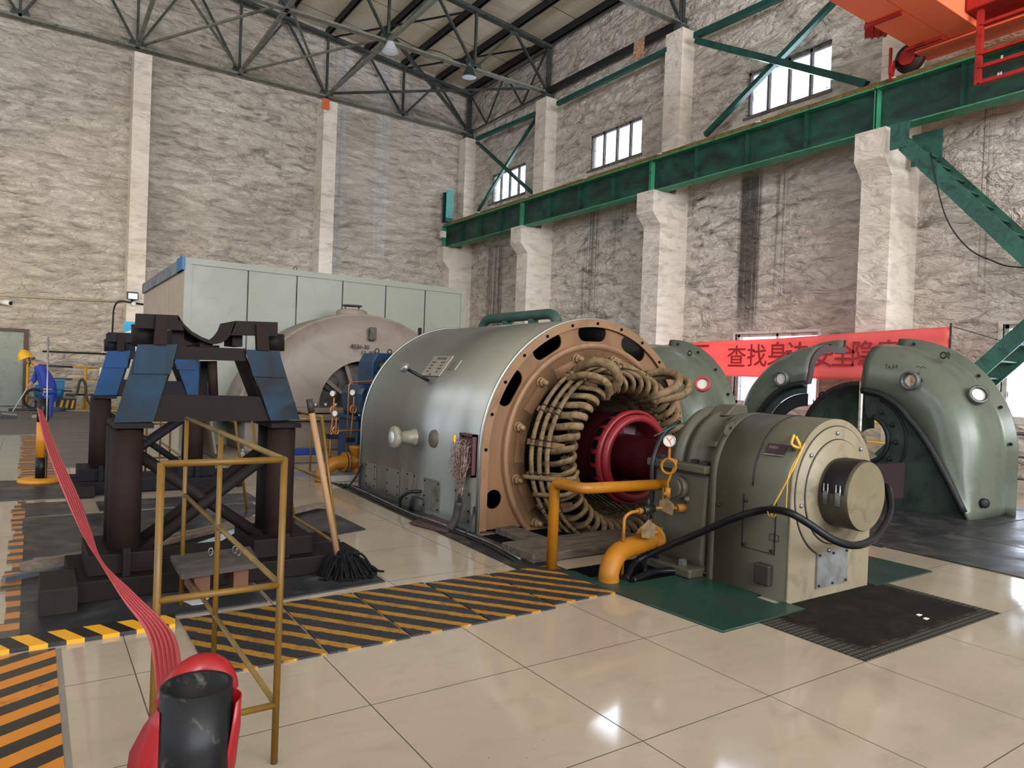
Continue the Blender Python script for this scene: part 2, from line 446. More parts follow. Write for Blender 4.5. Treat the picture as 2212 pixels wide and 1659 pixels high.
# ------------------------------------------------------------------ camera and light
cam = bpy.data.cameras.new('Camera'); co = bpy.data.objects.new('Camera', cam); COL.objects.link(co)
cam.sensor_fit = 'HORIZONTAL'; cam.sensor_width = 36; cam.lens = F/W*36; cam.clip_start = .02; cam.clip_end = 300
Mx = Matrix.Identity(4)
for r in range(3):
    Mx[r][0], Mx[r][1], Mx[r][2], Mx[r][3] = RT[r], UP[r], -FW[r], CAM[r]
co.matrix_world = Mx; SC.camera = co
wd = bpy.data.worlds.new('World'); SC.world = wd; wd.use_nodes = True
bg = wd.node_tree.nodes['Background']; bg.inputs[0].default_value = lin('dfe9ff'); bg.inputs[1].default_value = 3.2
def area(name, loc, direc, sx, sy, watts, col, spread=PI):
    l = bpy.data.lights.new(name, 'AREA'); l.shape = 'RECTANGLE'; l.size = sx; l.size_y = sy; l.energy = watts
    l.color = lin(col)[:3]; l.spread = spread
    o = bpy.data.objects.new(name, l); COL.objects.link(o)
    o.location = loc; o.rotation_euler = Vector(direc).to_track_quat('-Z', 'Z').to_euler()
    return o
# area lights added as daylight in assumed, unseen left and rear wall windows
for a, b, c, d in LW: area('window_daylight', (XL+.02, (a+b)/2, (c+d)/2), (1, 0, 0), d-c, b-a, ((60 if a > 15 else 20) if c < 5 else 130), 'f4f6ff')
for a, b, c, d in RWN: area('window_daylight', ((a+b)/2, YR+.02, (c+d)/2), (0, 1, 0), b-a, d-c, 1750, 'f7faff')
for a, b, c, d in WINS: area('window_daylight', (XW-.02, (a+b)/2, (c+d)/2), (-1, 0, 0), d-c, b-a, 60, 'eaf1ff')
l = bpy.data.lights.new('assumed_warm_spot', 'SPOT'); l.energy = 600; l.spot_size = math.radians(58); l.spot_blend = .75; l.color = lin('ffdf9e')[:3]; l.shadow_soft_size = .25  # assumed spot lamp without a fixture, added for the warm end wall patch
o = bpy.data.objects.new('assumed_warm_spot', l); COL.objects.link(o); o.location = (-3.6, 18.6, .9); o.rotation_euler = (Vector((1.0, 25, 4.4))-Vector((-3.6, 18.6, .9))).to_track_quat('-Z', 'Y').to_euler()
SC.view_settings.view_transform = 'Standard'; SC.view_settings.look = 'None'
SC.view_settings.exposure = 0.15; SC.view_settings.gamma = 1.0; SC.view_settings.use_curve_mapping = False
SC.cycles.use_denoising = True; SC.cycles.max_bounces = 7; SC.cycles.diffuse_bounces = 4; SC.cycles.glossy_bounces = 4
SC.cycles.transparent_max_bounces = 10; SC.cycles.sample_clamp_indirect = 6.0; SC.cycles.caustics_reflective = False; SC.cycles.caustics_refractive = False
# ================================================================== roof trusses, purlins, bracing
ZB = 11.06
def ZT(x): return 12.58+.1*(14.2-x) if x >= 2.4 else 13.76-.1*(2.4-x)
BX = [14.2, 11.3, 8.35, 5.4, 2.4, -.55, -3.5, -6.4, -9.4]
def truss(y, label):
    t = thing('roof_truss', label, 'roof truss', 'roof trusses across the hall')
    mb = MB(); mb.angle((-9.4, y-.055, ZB), (14.25, y-.055, ZB), .10, .014); mb.angle((-9.4, y+.055, ZB), (14.25, y+.055, ZB), .10, .014, side=-1)
    part('bottom_chord', mb, M_TRUSSL, t)
    for a, b in ((14.25, 2.4), (2.4, -9.4)):
        mb = MB(); mb.angle((a, y-.055, ZT(a)), (b, y-.055, ZT(b)), .11, .014); mb.angle((a, y+.055, ZT(a)), (b, y+.055, ZT(b)), .11, .014, side=-1)
        part('top_chord', mb, M_TRUSS, t)
    def web(a, za, b, zb, w=.07):
        mb = MB()
        mb.bar((a, y, za), (b, y, zb), .02, w, up=(0, 1, 0) if abs(a-b) < .01 else (0, 0, 1))
        mb.bar((a, y-.035, za), (b, y-.035, zb), .012, w*.9); mb.bar((a, y+.035, za), (b, y+.035, zb), .012, w*.9)
        part('web_member', mb, M_TRUSS, t)
    for i, x in enumerate(BX):
        web(x, ZB, x, ZT(x), .08)
        for s in (-1, 1):
            xt = x+s*1.47
            if -9.4 < xt < 14.2: web(x, ZB, xt, ZT(xt))
        mb = MB().prism([(x-.28, y-.008, ZB-.06), (x+.28, y-.008, ZB-.06), (x+.2, y-.008, ZB+.2), (x-.2, y-.008, ZB+.2)], (0, .016, 0))
        part('gusset_plate', mb, M_TRUSS, t)
    for i in range(len(BX)-1):
        x = BX[i]-1.47
        mb = MB().prism([(x-.22, y-.008, ZT(x)+.03), (x+.22, y-.008, ZT(x)+.03), (x+.14, y-.008, ZT(x)-.18), (x-.14, y-.008, ZT(x)-.18)], (0, .016, 0))
        part('gusset_plate', mb, M_TRUSS, t)
    mb = MB().box(14.02, 14.36, y-.12, y+.12, 10.79, ZB-.06); mb.box(14.1, 14.3, y-.02, y+.02, ZB-.06, ZT(14.2))
    part('bearing_post', mb, M_TRUSS, t)
    return t
truss(24.7, 'long steel roof truss closest to the far plastered end wall')
truss(19.44, 'steel roof truss carrying the two hanging high-bay lamps')
truss(13.47, 'steel roof truss above the wide window bay, cut by the top of the photo')
for k, x in enumerate([14.12, 12.8, 11.3, 9.82, 8.35, 6.88, 5.4, 3.95]):
    z = ZT(x)+.06; mb = MB(); w = .07
    mb.box(x-.02, x+.02, YR, YB, z, z+.27); mb.box(x-.02, x+w, YR, YB, z+.25, z+.27); mb.box(x-.02, x+w, YR, YB, z, z+.02)
    names = ['first', 'second', 'third', 'fourth', 'fifth', 'sixth', 'seventh', 'eighth']
    solo('purlin', mb, M_PURLIN, 'black steel roof purlin, %s counted from the window wall' % names[k], 'purlin', 'roof purlins under the deck')
def member(name, p, q, w, m, label, cat, group=None, h=None):
    mb = MB(); p, q = Vector(p), Vector(q)
    mb.angle(p, q, w, .014); mb.angle(p+Vector((0, 0, .0)), q, w, .014, side=-1)
    return solo(name, mb, m, label, cat, group)
TIE = 'ties and braces between the roof trusses'
for x, n in ((2.4, 'over the left wall column'), (5.4, 'between the two end wall columns'), (8.35, 'above the orange hanging cloth')):
    member('tie_beam', (x, 24.7, ZB), (x, 7.5, ZB), .10, M_TRUSSL, 'long grey steel tie beam running between the roof trusses %s' % n, 'tie beam', TIE)
for a, b, n in ((5.55, 8.3, 'left leg'), (8.2, 5.5, 'right leg')):
    member('chord_brace', (a, 24.6, ZB+(.10 if a < 7 else .17)), (b, 19.5, ZB+(.10 if a < 7 else .17)), .06, M_TRUSSL, 'flat pale cross brace beside the orange cloth, its %s' % n, 'brace', TIE)
for a, b, n in ((2.6, 5.3, 'starting over the left wall column'), (5.3, 2.5, 'starting between the end wall columns')):
    member('chord_brace', (a, 24.6, ZB+(.10 if a < 4 else .17)), (b, 19.5, ZB+(.10 if a < 4 else .17)), .06, M_TRUSSL, 'pale cross brace under the trusses, %s' % n, 'brace', TIE)
member('chord_brace', (8.45, 24.6, ZB+.10), (13.95, 19.5, ZB+.10), .07, M_TRUSS, 'long flat brace from the orange cloth to the third column head', 'brace', TIE)
member('chord_brace', (13.95, 24.6, ZB+.20), (8.5, 19.5, ZB+.20), .09, M_TRUSS, 'steep brace from the left high-bay lamp to the corner column head', 'brace', TIE)
for a, b, n in ((8.5, 11.2, 'left one'), (11.4, 14.0, 'right one, ending by the window wall')):
    member('roof_brace', (a, 24.6, ZT(a)), (b, 19.5, ZT(b)), .05, M_PURLIN, 'thin black diagonal brace under the roof deck, %s' % n, 'brace', TIE)
# small longitudinal truss under the eave between the corner column and the next one
t = thing('eave_truss', 'small dark lattice truss along the eave above the corner window', 'truss')
mb = MB().angle((14.15, 24.7, ZB), (14.15, 19.5, ZB), .07); part('bottom_chord', mb, M_TRUSS, t)
mb = MB().angle((14.15, 24.7, 12.5), (14.15, 19.5, 12.5), .07); part('top_chord', mb, M_TRUSS, t)
for a, za, b, zb in ((24.5, 12.45, 23.3, ZB), (23.3, ZB, 22.15, 12.45), (22.0, 12.45, 20.9, ZB), (20.9, ZB, 19.6, 12.45)):
    part('web_member', MB().bar((14.15, a, za), (14.15, b, zb), .05, .06), M_TRUSS, t)
member('eave_strut', (14.15, 19.4, ZB), (14.15, 13.5, ZB), .16, M_PURLIN, 'dark eave strut with a torn rusty wrapping, above the middle window', 'strut')
mb = MB(); c = at(1380, 107, 'x', 14.05)
pts = [(-.22, .3), (.2, .27), (.23, -.1), (.12, -.3), (-.08, -.24), (-.2, -.32)]
mb.prism([(c.x, c.y+a, c.z+b) for a, b in pts], (.03, .02, 0))
solo('rag', mb, paint('rag_rust', '8a4a2c', .9, 0, .5, 14, dirt='cbb9a0', damt=.8, dscale=20), 'torn rusty wrapping hanging on the dark eave strut', 'rag')
# green struts and X braces against the right wall
def xb(a, b, x, w, label, g='green wall bracing'):
    p, q = at(*a, 'x', x), at(*b, 'x', x)
    return member('wall_brace', p, q, w, M_BRACE, label, 'brace', g)
xb((1030, 300), (1160, 245), 13.98, .13, 'green horizontal strut above the small corner window')
xb((1205, 224), (1443, 108), 13.98, .13, 'green horizontal strut above the middle high window')
xb((1502, 78), (1690, -8), 13.98, .15, 'green horizontal strut at the top, right of the second column')
xb((1030, 307), (1150, 417), 13.95, .10, 'falling green diagonal across the small corner window')
xb((1160, 252), (1033, 455), 14.08, .09, 'rising green diagonal across the small corner window')
xb((1505, 88), (1872, 182), 13.95, .15, 'falling green diagonal across the large high window')
xb((1806, 0), (1524, 292), 14.08, .12, 'rising green diagonal across the large high window')
# ------------------------------------------------------------------ crane runway girders on the corbels
JY = [24.82, 19.44, 13.47, 7.48, 1.48, -4.5]
GL = ['at the far corner', 'below the middle high window', 'below the large high window', 'under the red crane', 'out beyond the near column']
GX = 13.4
for i in range(len(JY)-1):
    y1, y0 = JY[i]-.015, JY[i+1]+.015
    t = thing('crane_girder', 'dark green riveted crane girder span %s' % GL[i], 'girder', 'crane runway girders')
    part('web', MB().box(GX-.008, GX+.008, y0, y1, 6.39, 7.17), M_GREEN, t)
    part('bottom_flange', MB().box(GX-.17, GX+.17, y0, y1, 6.365, 6.39), M_GREENL, t, 'paler green bottom flange')
    part('top_flange', MB().box(GX-.2, GX+.2, y0, y1, 7.17, 7.2), M_GREENL, t, 'paler green top flange')
    n = 4
    for k in range(n+1):
        y = y0+.012+(y1-y0-.024)*k/n; mb = MB()
        for s in (-1, 1):
            e = sorted((GX+s*.009, GX+s*.15))
            mb.prism([(e[0], y-.006, 6.39), (e[1], y-.006, 6.39), (e[1], y-.006, 7.17), (e[0], y-.006, 7.17)], (0, .012, 0))
        part('stiffener', mb, M_GREENL if k in (0, n) else M_GREEN, t)
mb = MB()
prof = [(-.075, 0), (.075, 0), (.075, .02), (.012, .035), (.012, .11), (.035, .12), (.035, .155), (-.035, .155), (-.035, .12), (-.012, .11), (-.012, .035), (-.075, .02)]
mb.prism([(GX+a, -4.5, 7.201+b) for a, b in prof], (0, 29.2, 0))
t = thing('crane_rail', 'rusty ochre crane rail on top of the green girders', 'rail')
part('rail', mb, M_RAIL, t)
for x in (-.16, .17): part('side_strip', MB().box(GX+x-.03, GX+x+.03, -4.5, 24.7, 7.201, 7.265), M_RAIL, t)
k = 0
for y in np.arange(1.2, 24.5, 2.98):
    part('rail_clip', MB().box(GX-.2, GX-.07, y-.05, y+.05, 7.266, 7.29), M_WHITEP, t)
# end stop at the far end of the track
t = thing('crane_stop', 'green steel buffer post at the far end of the crane rail', 'buffer')
mb = MB(); mb.box(13.2, 13.5, 24.52, 24.54, 7.37, 8.55); mb.box(13.2, 13.5, 24.78, 24.8, 7.37, 8.55); mb.box(13.34, 13.36, 24.54, 24.78, 7.37, 8.55)
part('post', mb, M_BRACE, t)
part('buffer_plate', MB().box(13.19, 13.51, 24.49, 24.519, 7.5, 8.6), paint('teal_paint', '4f8f86', .5, 0, .15, 4), t, 'pale teal face plate')
solo('switch_box', MB().box(13.0, 13.19, 24.4, 24.6, 6.7, 6.95), M_WHITEP, 'small white switch box on the far end of the crane girder', 'switch box', bev=.01)
# ------------------------------------------------------------------ red overhead crane
t = thing('overhead_crane', 'bright red bridge crane standing on the green girder', 'crane')
zc = 7.62
mb = MB().box(4.5, 13.62, 5.68, 6.16, zc, zc+1.0); part('box_girder', mb, M_CRANE, t, bev=.01)
mb = MB().box(4.5, 13.55, 6.17, 6.72, zc+.0, zc+.02); mb.box(4.5, 13.55, 6.66, 6.72, zc+.02, zc+.08); part('walkway_plate', mb, M_CRANE, t)
for x in (5.6, 7.1, 8.6, 10.1, 11.6, 12.95): part('walkway_rib', MB().box(x-.03, x+.03, 6.18, 6.8, zc-.055, zc-.002), M_CRANED, t)
part('end_carriage', MB().box(13.27, 13.54, 3.4, 6.70, zc-.02, zc+.35), M_CRANED, t, bev=.008)
part('carriage_lip', MB().box(13.15, 13.64, 3.4, 6.74, zc-.05, zc-.021), M_CRANE, t)
for y in (6.95, 4.0):
    w = MB().lathe([(0, -.07), (.2, -.07), (.2, -.05), (.26, -.05), (.27, .0), (.27, .06), (.24, .075), (0, .075)], (GX, y, 7.357+.27), (1, 0, 0), 36)
    wo = part('wheel', w, paint('wheel_steel', '3a2724', .5, .3), t)
    part('hub', MB().cyl((GX-.12, y, 7.627), (GX-.07, y, 7.627), .15, 24), M_CRANED, wo)
mb = MB().lathe([(0, 0), (.14, 0), (.14, .1), (.16, .1), (.16, .14), (.14, .14), (.14, .2), (.16, .2), (.16, .24), (.14, .24), (.14, .3), (.16, .3), (.16, .34), (.12, .36), (.12, .55), (0, .55)], at(1868, 66, 'z', 7.78), (.5, -.85, 0), 24)
part('drive_motor', mb, M_CRANED, t)
mb = MB(); p0 = at(1925, 85, 'y', 7.15)
for a, b in (((13.1, 7.15, 7.8), (13.1, 7.15, 7.32)), ((13.1, 7.15, 7.32), (13.24, 7.2, 7.2)), ((13.35, 7.2, 7.65), (13.24, 7.2, 7.2))): mb.bar(a, b, .04, .05)
part('rail_guard', mb, M_CRANED, t)
mb = MB().box(12.6, 13.5, 4.9, 5.66, zc+.1, zc+.9); part('gear_housing', mb, M_CRANED, t, bev=.03)
part('motor_cap', MB().lathe([(0, -.02), (.12, -.02), (.13, .02), (.13, .2)], (12.58, 5.2, zc+.55), (1, 0, 0), 24), M_BLACK, t)
# hanging inspection cage
X = 12.75
t = thing('inspection_cage', 'red angle-iron cage hanging beside the crane rail, numbered 66', 'cage')
a, b = at(2112, 184, 'x', X), at(2122, -40, 'x', X)
part('upright', MB().angle((X, a.y, a.z), (X, a.y, a.z+1.6), .085, .014), M_CRANED, t)
part('upright', MB().angle((X, a.y-1.25, a.z), (X, a.y-1.25, a.z+1.6), .085, .014), M_CRANED, t)
for k, z in enumerate((.045, .3, .52, 1.0)):
    bar = part('rail_bar', MB().angle((X, a.y, a.z+z), (X, a.y-1.25, a.z+z), .085, .014), M_CRANED, t)
    if k < 2:
        Mt = Matrix.Translation((X-.055, a.y-.34-.02*k, a.z+z+.02)) @ MYZ(0)
        part('number', MB().text('66' if k == 0 else '8', .075, Mt, .001), paint('chalk_white', 'e8e0d8', .8, 0, .1), bar)
# ------------------------------------------------------------------ high bay lamps on the second truss
M_LAMPM = paint('lamp_housing', '3c4044', .45, .3, .1)
M_LAMPW = paint('lamp_white_shade', 'c9ced2', .35, .2, .06)
M_LENS = NT('lamp_glass').set(Base_Color=lin('dfe9ee'), Roughness=.15, Metallic=0.0)
def lamp(p, m, label):
    t = thing('high_bay_lamp', label, 'lamp', 'high bay lamps under the roof')
    p = Vector(p); ax = Vector((0, .0, -1))
    part('shade', MB().lathe([(.09, 0), (.11, .02), (.15, .12), (.23, .28), (.25, .3), (.235, .3), (.14, .13), (.1, .03)], p, ax, 32), m, t)
    part('glass', MB().lathe([(0, .305), (.15, .30), (.235, .285)], p, ax, 32), M_LENS, t, 'pale glass cover')
    part('ballast_housing', MB().lathe([(0, -.2), (.07, -.2), (.09, -.17), (.09, -.0), (0, 0)], p, ax, 24), M_LAMPM, t)
    mb = MB(); mb.box(p.x-.16, p.x+.16, p.y-.03, p.y+.03, p.z+.2, p.z+.23); mb.box(p.x-.12, p.x-.1, p.y-.02, p.y+.02, p.z+.05, p.z+.3); mb.box(p.x+.1, p.x+.12, p.y-.02, p.y+.02, p.z+.05, p.z+.3); mb.box(p.x-.02, p.x+.02, p.y-.02, p.y+.02, p.z+.2, ZB-.045)
    part('bracket', mb, M_TRUSS, t)
p = at(843, 82, 'y', 19.4); lamp((p.x, 19.36, p.z-.12), M_LAMPW, 'white bell-shaped high-bay lamp, left of the two under the roof')
p = at(1013, 140, 'y', 19.4); lamp((p.x, 19.36, p.z-.12), M_LAMPM, 'dark-bodied high-bay lamp, right of the two under the roof')
mb = MB().tube(smooth_path([(8.6, 19.38, 11.22), (9.3, 19.38, 11.12), (10, 19.38, 11.2), (10.8, 19.38, 11.1), (11.2, 19.38, 11.2)], 6), .012, 6)
solo('lamp_cable', mb, M_BLACK, 'thin black cable strung along the truss between the two lamps', 'cable')
c = at(705, 223, 'y', 24.16)
solo('cloth', MB().box(c.x-.13, c.x+.13, 24.18, 24.249, c.z-.2, c.z+.17), paint('orange_cloth', 'c2603a', .8, 0, .2, 6), 'small orange cloth hanging under the end wall truss', 'cloth', bev=.02)
# ------------------------------------------------------------------ things on the end wall
def conduit(name, pts, r, m, label): return solo(name, MB().tube(bend(pts, .1), r, 8), m, label, 'pipe')
p, q = at(0, 640, 'y', YB-.04), at(262, 652, 'y', YB-.04)
conduit('conduit', [(p.x-1, YB-.05, p.z), (q.x, YB-.05, q.z)], .03, paint('plastered_pipe', 'a89a84', .8), 'plastered conduit running high along the end wall above the door')
p = at(100, 775, 'y', YB-.05); q = at(230, 776, 'y', YB-.05)
conduit('pipe', [(p.x-.1, YB-.026, 1.62), (2.1, YB-.026, 1.62)], .025, M_BLACK, 'thin dark pipe along the end wall behind the worker')
t = thing('floodlight', 'grey square floodlight on the left end wall column', 'floodlight')
c = at(287, 641, 'y', 24.1)
mb = MB().prism([(c.x-.16, 24.0, c.z-.1), (c.x+.14, 24.0, c.z-.1), (c.x+.14, 24.2, c.z-.06), (c.x-.16, 24.2, c.z-.06)], (0, 0, .22)); part('housing', mb, M_LAMPM, t, bev=.01)
part('glass', MB().box(c.x-.13, c.x+.11, 23.985, 23.999, c.z-.07, c.z+.09), M_LENS, t)
part('bracket', MB().box(c.x-.04, c.x+.02, 24.2, 24.249, c.z-.15, c.z+.1), M_BLACK, t)
part('junction_box', MB().cyl((c.x+.03, 24.12, c.z-.2), (c.x+.03, 24.2, c.z-.2), .06), M_WHITEP, t)
solo('cable', MB().tube(bend([(c.x+.3, 24.2, c.z-.2), (c.x-.38, 24.2, c.z-.14), (c.x-.47, 24.4, c.z-.35), (c.x-.5, 24.5, c.z-2.2)], .15), .025, 8), M_BLACK, 'black cable from the floodlight down the end wall column', 'cable')
t = thing('notice_board', 'blue and white safety notice on the left end wall column', 'notice')
a, b = at(268, 694, 'y', 24.2), at(315, 762, 'y', 24.2)
x0, x1, z0, z1 = a.x, a.x+.8, b.z-.1, a.z
part('board', MB().box(x0, x1, 24.2, 24.235, z0, z1), paint('notice_white', 'dfe6ea', .4, 0, .03), t)
part('header', MB().prism([(x0, 24.196, z1-.35), (x0+.2, 24.196, z1-.25), (x0+.42, 24.196, z1-.06), (x0+.5, 24.196, z1), (x0, 24.196, z1)], (0, .004, 0)), paint('notice_blue', '2aa0cc', .4, 0, .05), t, 'blue corner')
mb = MB()
for k, s in enumerate(('小心', '慎火')):
    for j, ch in enumerate(s): mb.text(ch, .17, Matrix.Translation((x0+.2+.24*k, 24.194, z1-.3-.2*j-.1*(1-k))) @ MXZ(0), .001)
part('lettering', mb, paint('notice_ink', '23458a', .5), t)
t = thing('security_camera', 'small white and black security camera on the end wall', 'camera')
c = at(12, 652, 'y', YB-.15)
part('bracket', MB().box(c.x-.2, c.x-.05, YB-.12, YB-.001, c.z-.08, c.z+.08), M_BLACK, t)
part('body', MB().cyl((c.x-.12, YB-.16, c.z), (c.x+.12, YB-.36, c.z-.04), .075, 20), M_WHITEP, t)
part('lens', MB().cyl((c.x+.121, YB-.361, c.z-.04), (c.x+.135, YB-.372, c.z-.042), .055, 20), M_BLACK, t)
# ================================================================== generator
GXC, GZC, GR = 4.58, .71, 1.29
M_CASE = paint('brushed_casing', '8f928a', .36, .88, .08, 1.0, dirt='94928a', damt=.3, dscale=1.1, stretch=(1, 1, .35), rvar=.06)
M_TAN = paint('tan_paint', '6c4f35', .5, 0, .14, 2.5, dirt='4a3626', damt=.42, dscale=3, stretch=(1, 1, .35))
M_TANL = paint('tan_paint_light', '765940', .45, 0, .12, 3, dirt='5d4731', damt=.35)
M_COIL = paint('varnished_tape', '6f5c43', .6, 0, .3, 9, dirt='3d2f20', damt=.5, dscale=14, bump=.5, bscale=90, spec=.15)
M_VOID = paint('void_black', '060607', .9, 0, .1, 2, spec=.05)  # flat black standing in for the shade of hollows; also used on screws
M_RED = paint('rotor_red', '340b0f', .38, 0, .2, 2.5, dirt='1c080a', damt=.5, spec=.15)
M_REDL = paint('rotor_ring_red', '701c22', .35, .1, .1, 3)
M_CORD = paint('black_cord', '1b1714', .8, 0, .2, 8)
M_STEEL = paint('bare_steel', '8d8f8f', .35, .8, .15, 5, dirt='4d4a45', damt=.4)
M_NUT = paint('painted_nut', '7c6345', .5, 0, .2, 9, dirt='4a3a28', damt=.4)
M_CABLE = paint('black_cable', '18191b', .45, 0, .2, 5)
def shoe(r, n=48, z0=0.0, cx=GXC, cz=GZC):
    return [(cx-r, z0)]+[(cx-r*math.cos(PI*i/n), cz+r*math.sin(PI*i/n)) for i in range(n+1)]+[(cx+r, z0)]
def on_case(x, y, off=0.0):
    """where a sight line meets the casing, with the outward direction there"""
    d = FW+RT*(x-W/2)/F-UP*(y-H/2)/F; r = GR+off
    ox, oz = CAM[0]-GXC, CAM[2]-GZC
    a, b, c = d[0]**2+d[2]**2, 2*(ox*d[0]+oz*d[2]), ox*ox+oz*oz-r*r
    t = (-b-math.sqrt(max(0, b*b-4*a*c)))/(2*a); p = CAM+d*t
    if p[2] >= GZC: return Vector(p), Vector((p[0]-GXC, 0, p[2]-GZC)).normalized()
    return at(x, y, 'x', GXC-r), Vector((-1, 0, 0))
gen = thing('generator', 'big silver-cased generator with its copper-taped stator windings laid open', 'generator')
Y0, Y1 = 5.3, 8.05
mb = MB(); o, i_ = shoe(GR, 56), shoe(GR-.02, 56)
for k in range(len(o)-1):
    for (a, b), (c, d), s in ((o[k], o[k+1], 1), (i_[k], i_[k+1], 0)):
        f = mb.face([(a, Y0, b), (a, Y1, b), (c, Y1, d), (c, Y0, d)], True)
    for y in (Y0, Y1): mb.face([(o[k][0], y, o[k][1]), (o[k+1][0], y, o[k+1][1]), (i_[k+1][0], y, i_[k+1][1]), (i_[k][0], y, i_[k][1])])
part('casing', mb, M_CASE, gen)
for y in (Y1-.02, Y0+.02):
    part('casing_seam', MB().tube([(a, y, b) for a, b in shoe(GR+.006, 56)], .012, 6), M_CASE, gen)
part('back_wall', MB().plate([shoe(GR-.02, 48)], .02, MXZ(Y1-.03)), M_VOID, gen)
# slotted end plate
slots = []
for deg in (149, 120.5, 92, 63.5, 35):
    a = math.radians(deg); c = (GXC+1.155*math.cos(a), GZC+1.155*math.sin(a)); tx, tz = -math.sin(a), math.cos(a); nx, nz = math.cos(a), math.sin(a)
    L, R_ = .10, .082; lp = []
    for (s, st) in ((1, 0), (-1, PI)):
        for k in range(9):
            u = st-PI/2+PI*k/8
            lp.append((c[0]+tx*(s*L)+(tx*math.cos(u)+nx*math.sin(u))*R_, c[1]+tz*(s*L)+(tz*math.cos(u)+nz*math.sin(u))*R_))
    slots.append(lp)
holes = [circ(GXC+s*1.125, .30, .088, 24) for s in (-1, 1)]
mb = MB().plate([shoe(GR-.022, 56, .03), circ(GXC, GZC, .97, 64)]+slots+holes, .03, MXZ(Y0+.035))
part('end_plate', mb, M_TAN, gen)
mb = MB().plate([shoe(GR-.001, 56, .03), shoe(GR-.075, 56, .03)], .024, MXZ(Y0-.002)); part('end_rim', mb, M_TANL, gen)
for k in range(13):
    a = math.radians(178-k*14.6); mb = MB().cyl((GXC+1.25*math.cos(a), Y0-.014, GZC+1.25*math.sin(a)), (GXC+1.25*math.cos(a), Y0-.022, GZC+1.25*math.sin(a)), .015, 8)
    part('rim_screw', mb, M_VOID, gen)
# stepped flange of the stator
fl = MB().lathe([(1.06, .04), (1.06, -.02), (1.05, -.03), (1.02, -.03), (1.0, -.012), (.992, .014), (.80, .014), (.80, .12)], (GXC, Y0, GZC), (0, 1, 0), 96)
part('stator_flange', fl, M_TANL, gen)
for k in range(9):
    a = math.radians(206-k*31); mb = MB(); w = .115
    q = [(GXC+r*math.cos(a+t), Y0+.008, GZC+r*math.sin(a+t)) for r, t in ((.93, -.18), (.93, .18), (.83, .19), (.83, -.19))]
    mb.prism(q, (0, .012, 0)); part('clamp_plate', mb, M_TAN, gen)
def nut(p, ax, r, m, parent, name='nut', bolt=.05):
    p = Vector(p); ax = Vector(ax)
    mb = MB().lathe([(0, 0), (r, 0), (r, r*.9), (r*.8, r), (0, r)], p, ax, 6, smooth=False)
    mb.lathe([(r*.55, r), (r*.55, r+bolt), (0, r+bolt)], p, ax, 12)
    mb.lathe([(0, -.006), (r*1.25, -.006), (r*1.25, .002), (0, .002)], p, ax, 20)
    return part(name, mb, m, parent)
for k in range(12):
    a = math.radians(15+k*30); nut((GXC+.925*math.cos(a), Y0+.006, GZC+.925*math.sin(a)), (0, -1, 0), .040, M_NUT, gen)
mb = MB().lathe([(.80, .1), (.80, 1.2), (0, 1.2)], (GXC, Y0, GZC), (0, 1, 0), 64)
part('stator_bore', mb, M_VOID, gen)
# lead hoops with their clamps and lashings
HO = ((5.10, .885), (5.02, .855), (4.94, .83))
for y, r in HO:
    mb = MB(); pts = [(GXC+r*math.cos(a), y, GZC+r*math.sin(a)) for a in np.linspace(0, 2*PI, 96, endpoint=False)]
    mb.tube(pts, .021, 8, closed=True, flat=(1.25, .9)); part('lead_hoop', mb, M_COIL, gen)
for deg in (151, 172, 192, 122, 92, 66, 20, 338, 214, 236, 40):
    a = math.radians(deg); e = Vector((math.cos(a), 0, math.sin(a))); tn = Vector((-math.sin(a), 0, math.cos(a)))
    mb = MB(); c = Vector((GXC, 0, GZC))
    p = c+e*.905+Vector((0, 5.2, 0)); q = c+e*.79+Vector((0, 4.83, 0))
    mb.bar(p-e*.045, q-e*.045, .05, .034, up=e); cb = part('hoop_clamp', mb, M_TANL, gen)
    mb = MB()
    for y, r in HO:
        for s in (-.028, .028): mb.lathe([(.026, -.006), (.032, 0), (.026, .006)], c+e*r+tn*s+Vector((0, y, 0)), tn, 12)
    part('lashing', mb, M_CORD, cb)
# end-winding noses
NC = 44
for k in range(NC):
    a = 2*PI*k/NC; e = Vector((math.cos(a), 0, math.sin(a))); tn = Vector((-math.sin(a), 0, math.cos(a)))
    c = Vector((GXC, 0, GZC)); tw = .055
    pts = [c+e*.60-tn*tw*1.4+Vector((0, 5.06, 0)), c+e*.605-tn*tw+Vector((0, 4.90, 0)), c+e*.635-tn*tw*.4+Vector((0, 4.80, 0)), c+e*.69+Vector((0, 4.765, 0)), c+e*.745+tn*tw*.4+Vector((0, 4.80, 0)), c+e*.775+tn*tw+Vector((0, 4.90, 0)), c+e*.785+tn*tw*1.4+Vector((0, 5.10, 0))]
    mb = MB().tube(smooth_path(pts, 4), .027, 10, flat=(.80, 1.25)); part('coil_nose', mb, M_COIL, gen)
mb = MB()
for k in range(84):
    a = 2*PI*k/84; b = a+.34
    p = Vector((GXC+.605*math.cos(a), 4.92, GZC+.605*math.sin(a))); q = Vector((GXC+.50*math.cos(b), 5.75, GZC+.50*math.sin(b)))
    mb.bar(p, q, .028, .03, up=(math.cos(a), 0, math.sin(a)))
part('winding_bars', mb, M_COIL, gen)
mb = MB()
for y, r in ((5.02, .585), (5.16, .565), (5.30, .55)):
    mb.tube([(GXC+(r+.006*math.sin(k*2.9))*math.cos(2*PI*k/120), y+.012*math.sin(k*1.7), GZC+(r+.006*math.sin(k*2.9))*math.sin(2*PI*k/120)) for k in range(120)], .014, 6, closed=True)
part('winding_lashing', mb, M_CORD, gen)
mb = MB().lathe([(.80, 5.14), (.64, 5.08), (.62, 4.98)], (GXC, 0, GZC), (0, 1, 0), 64); part('winding_void', mb, M_VOID, gen)  # black cone added to paint the dark gap behind the coils
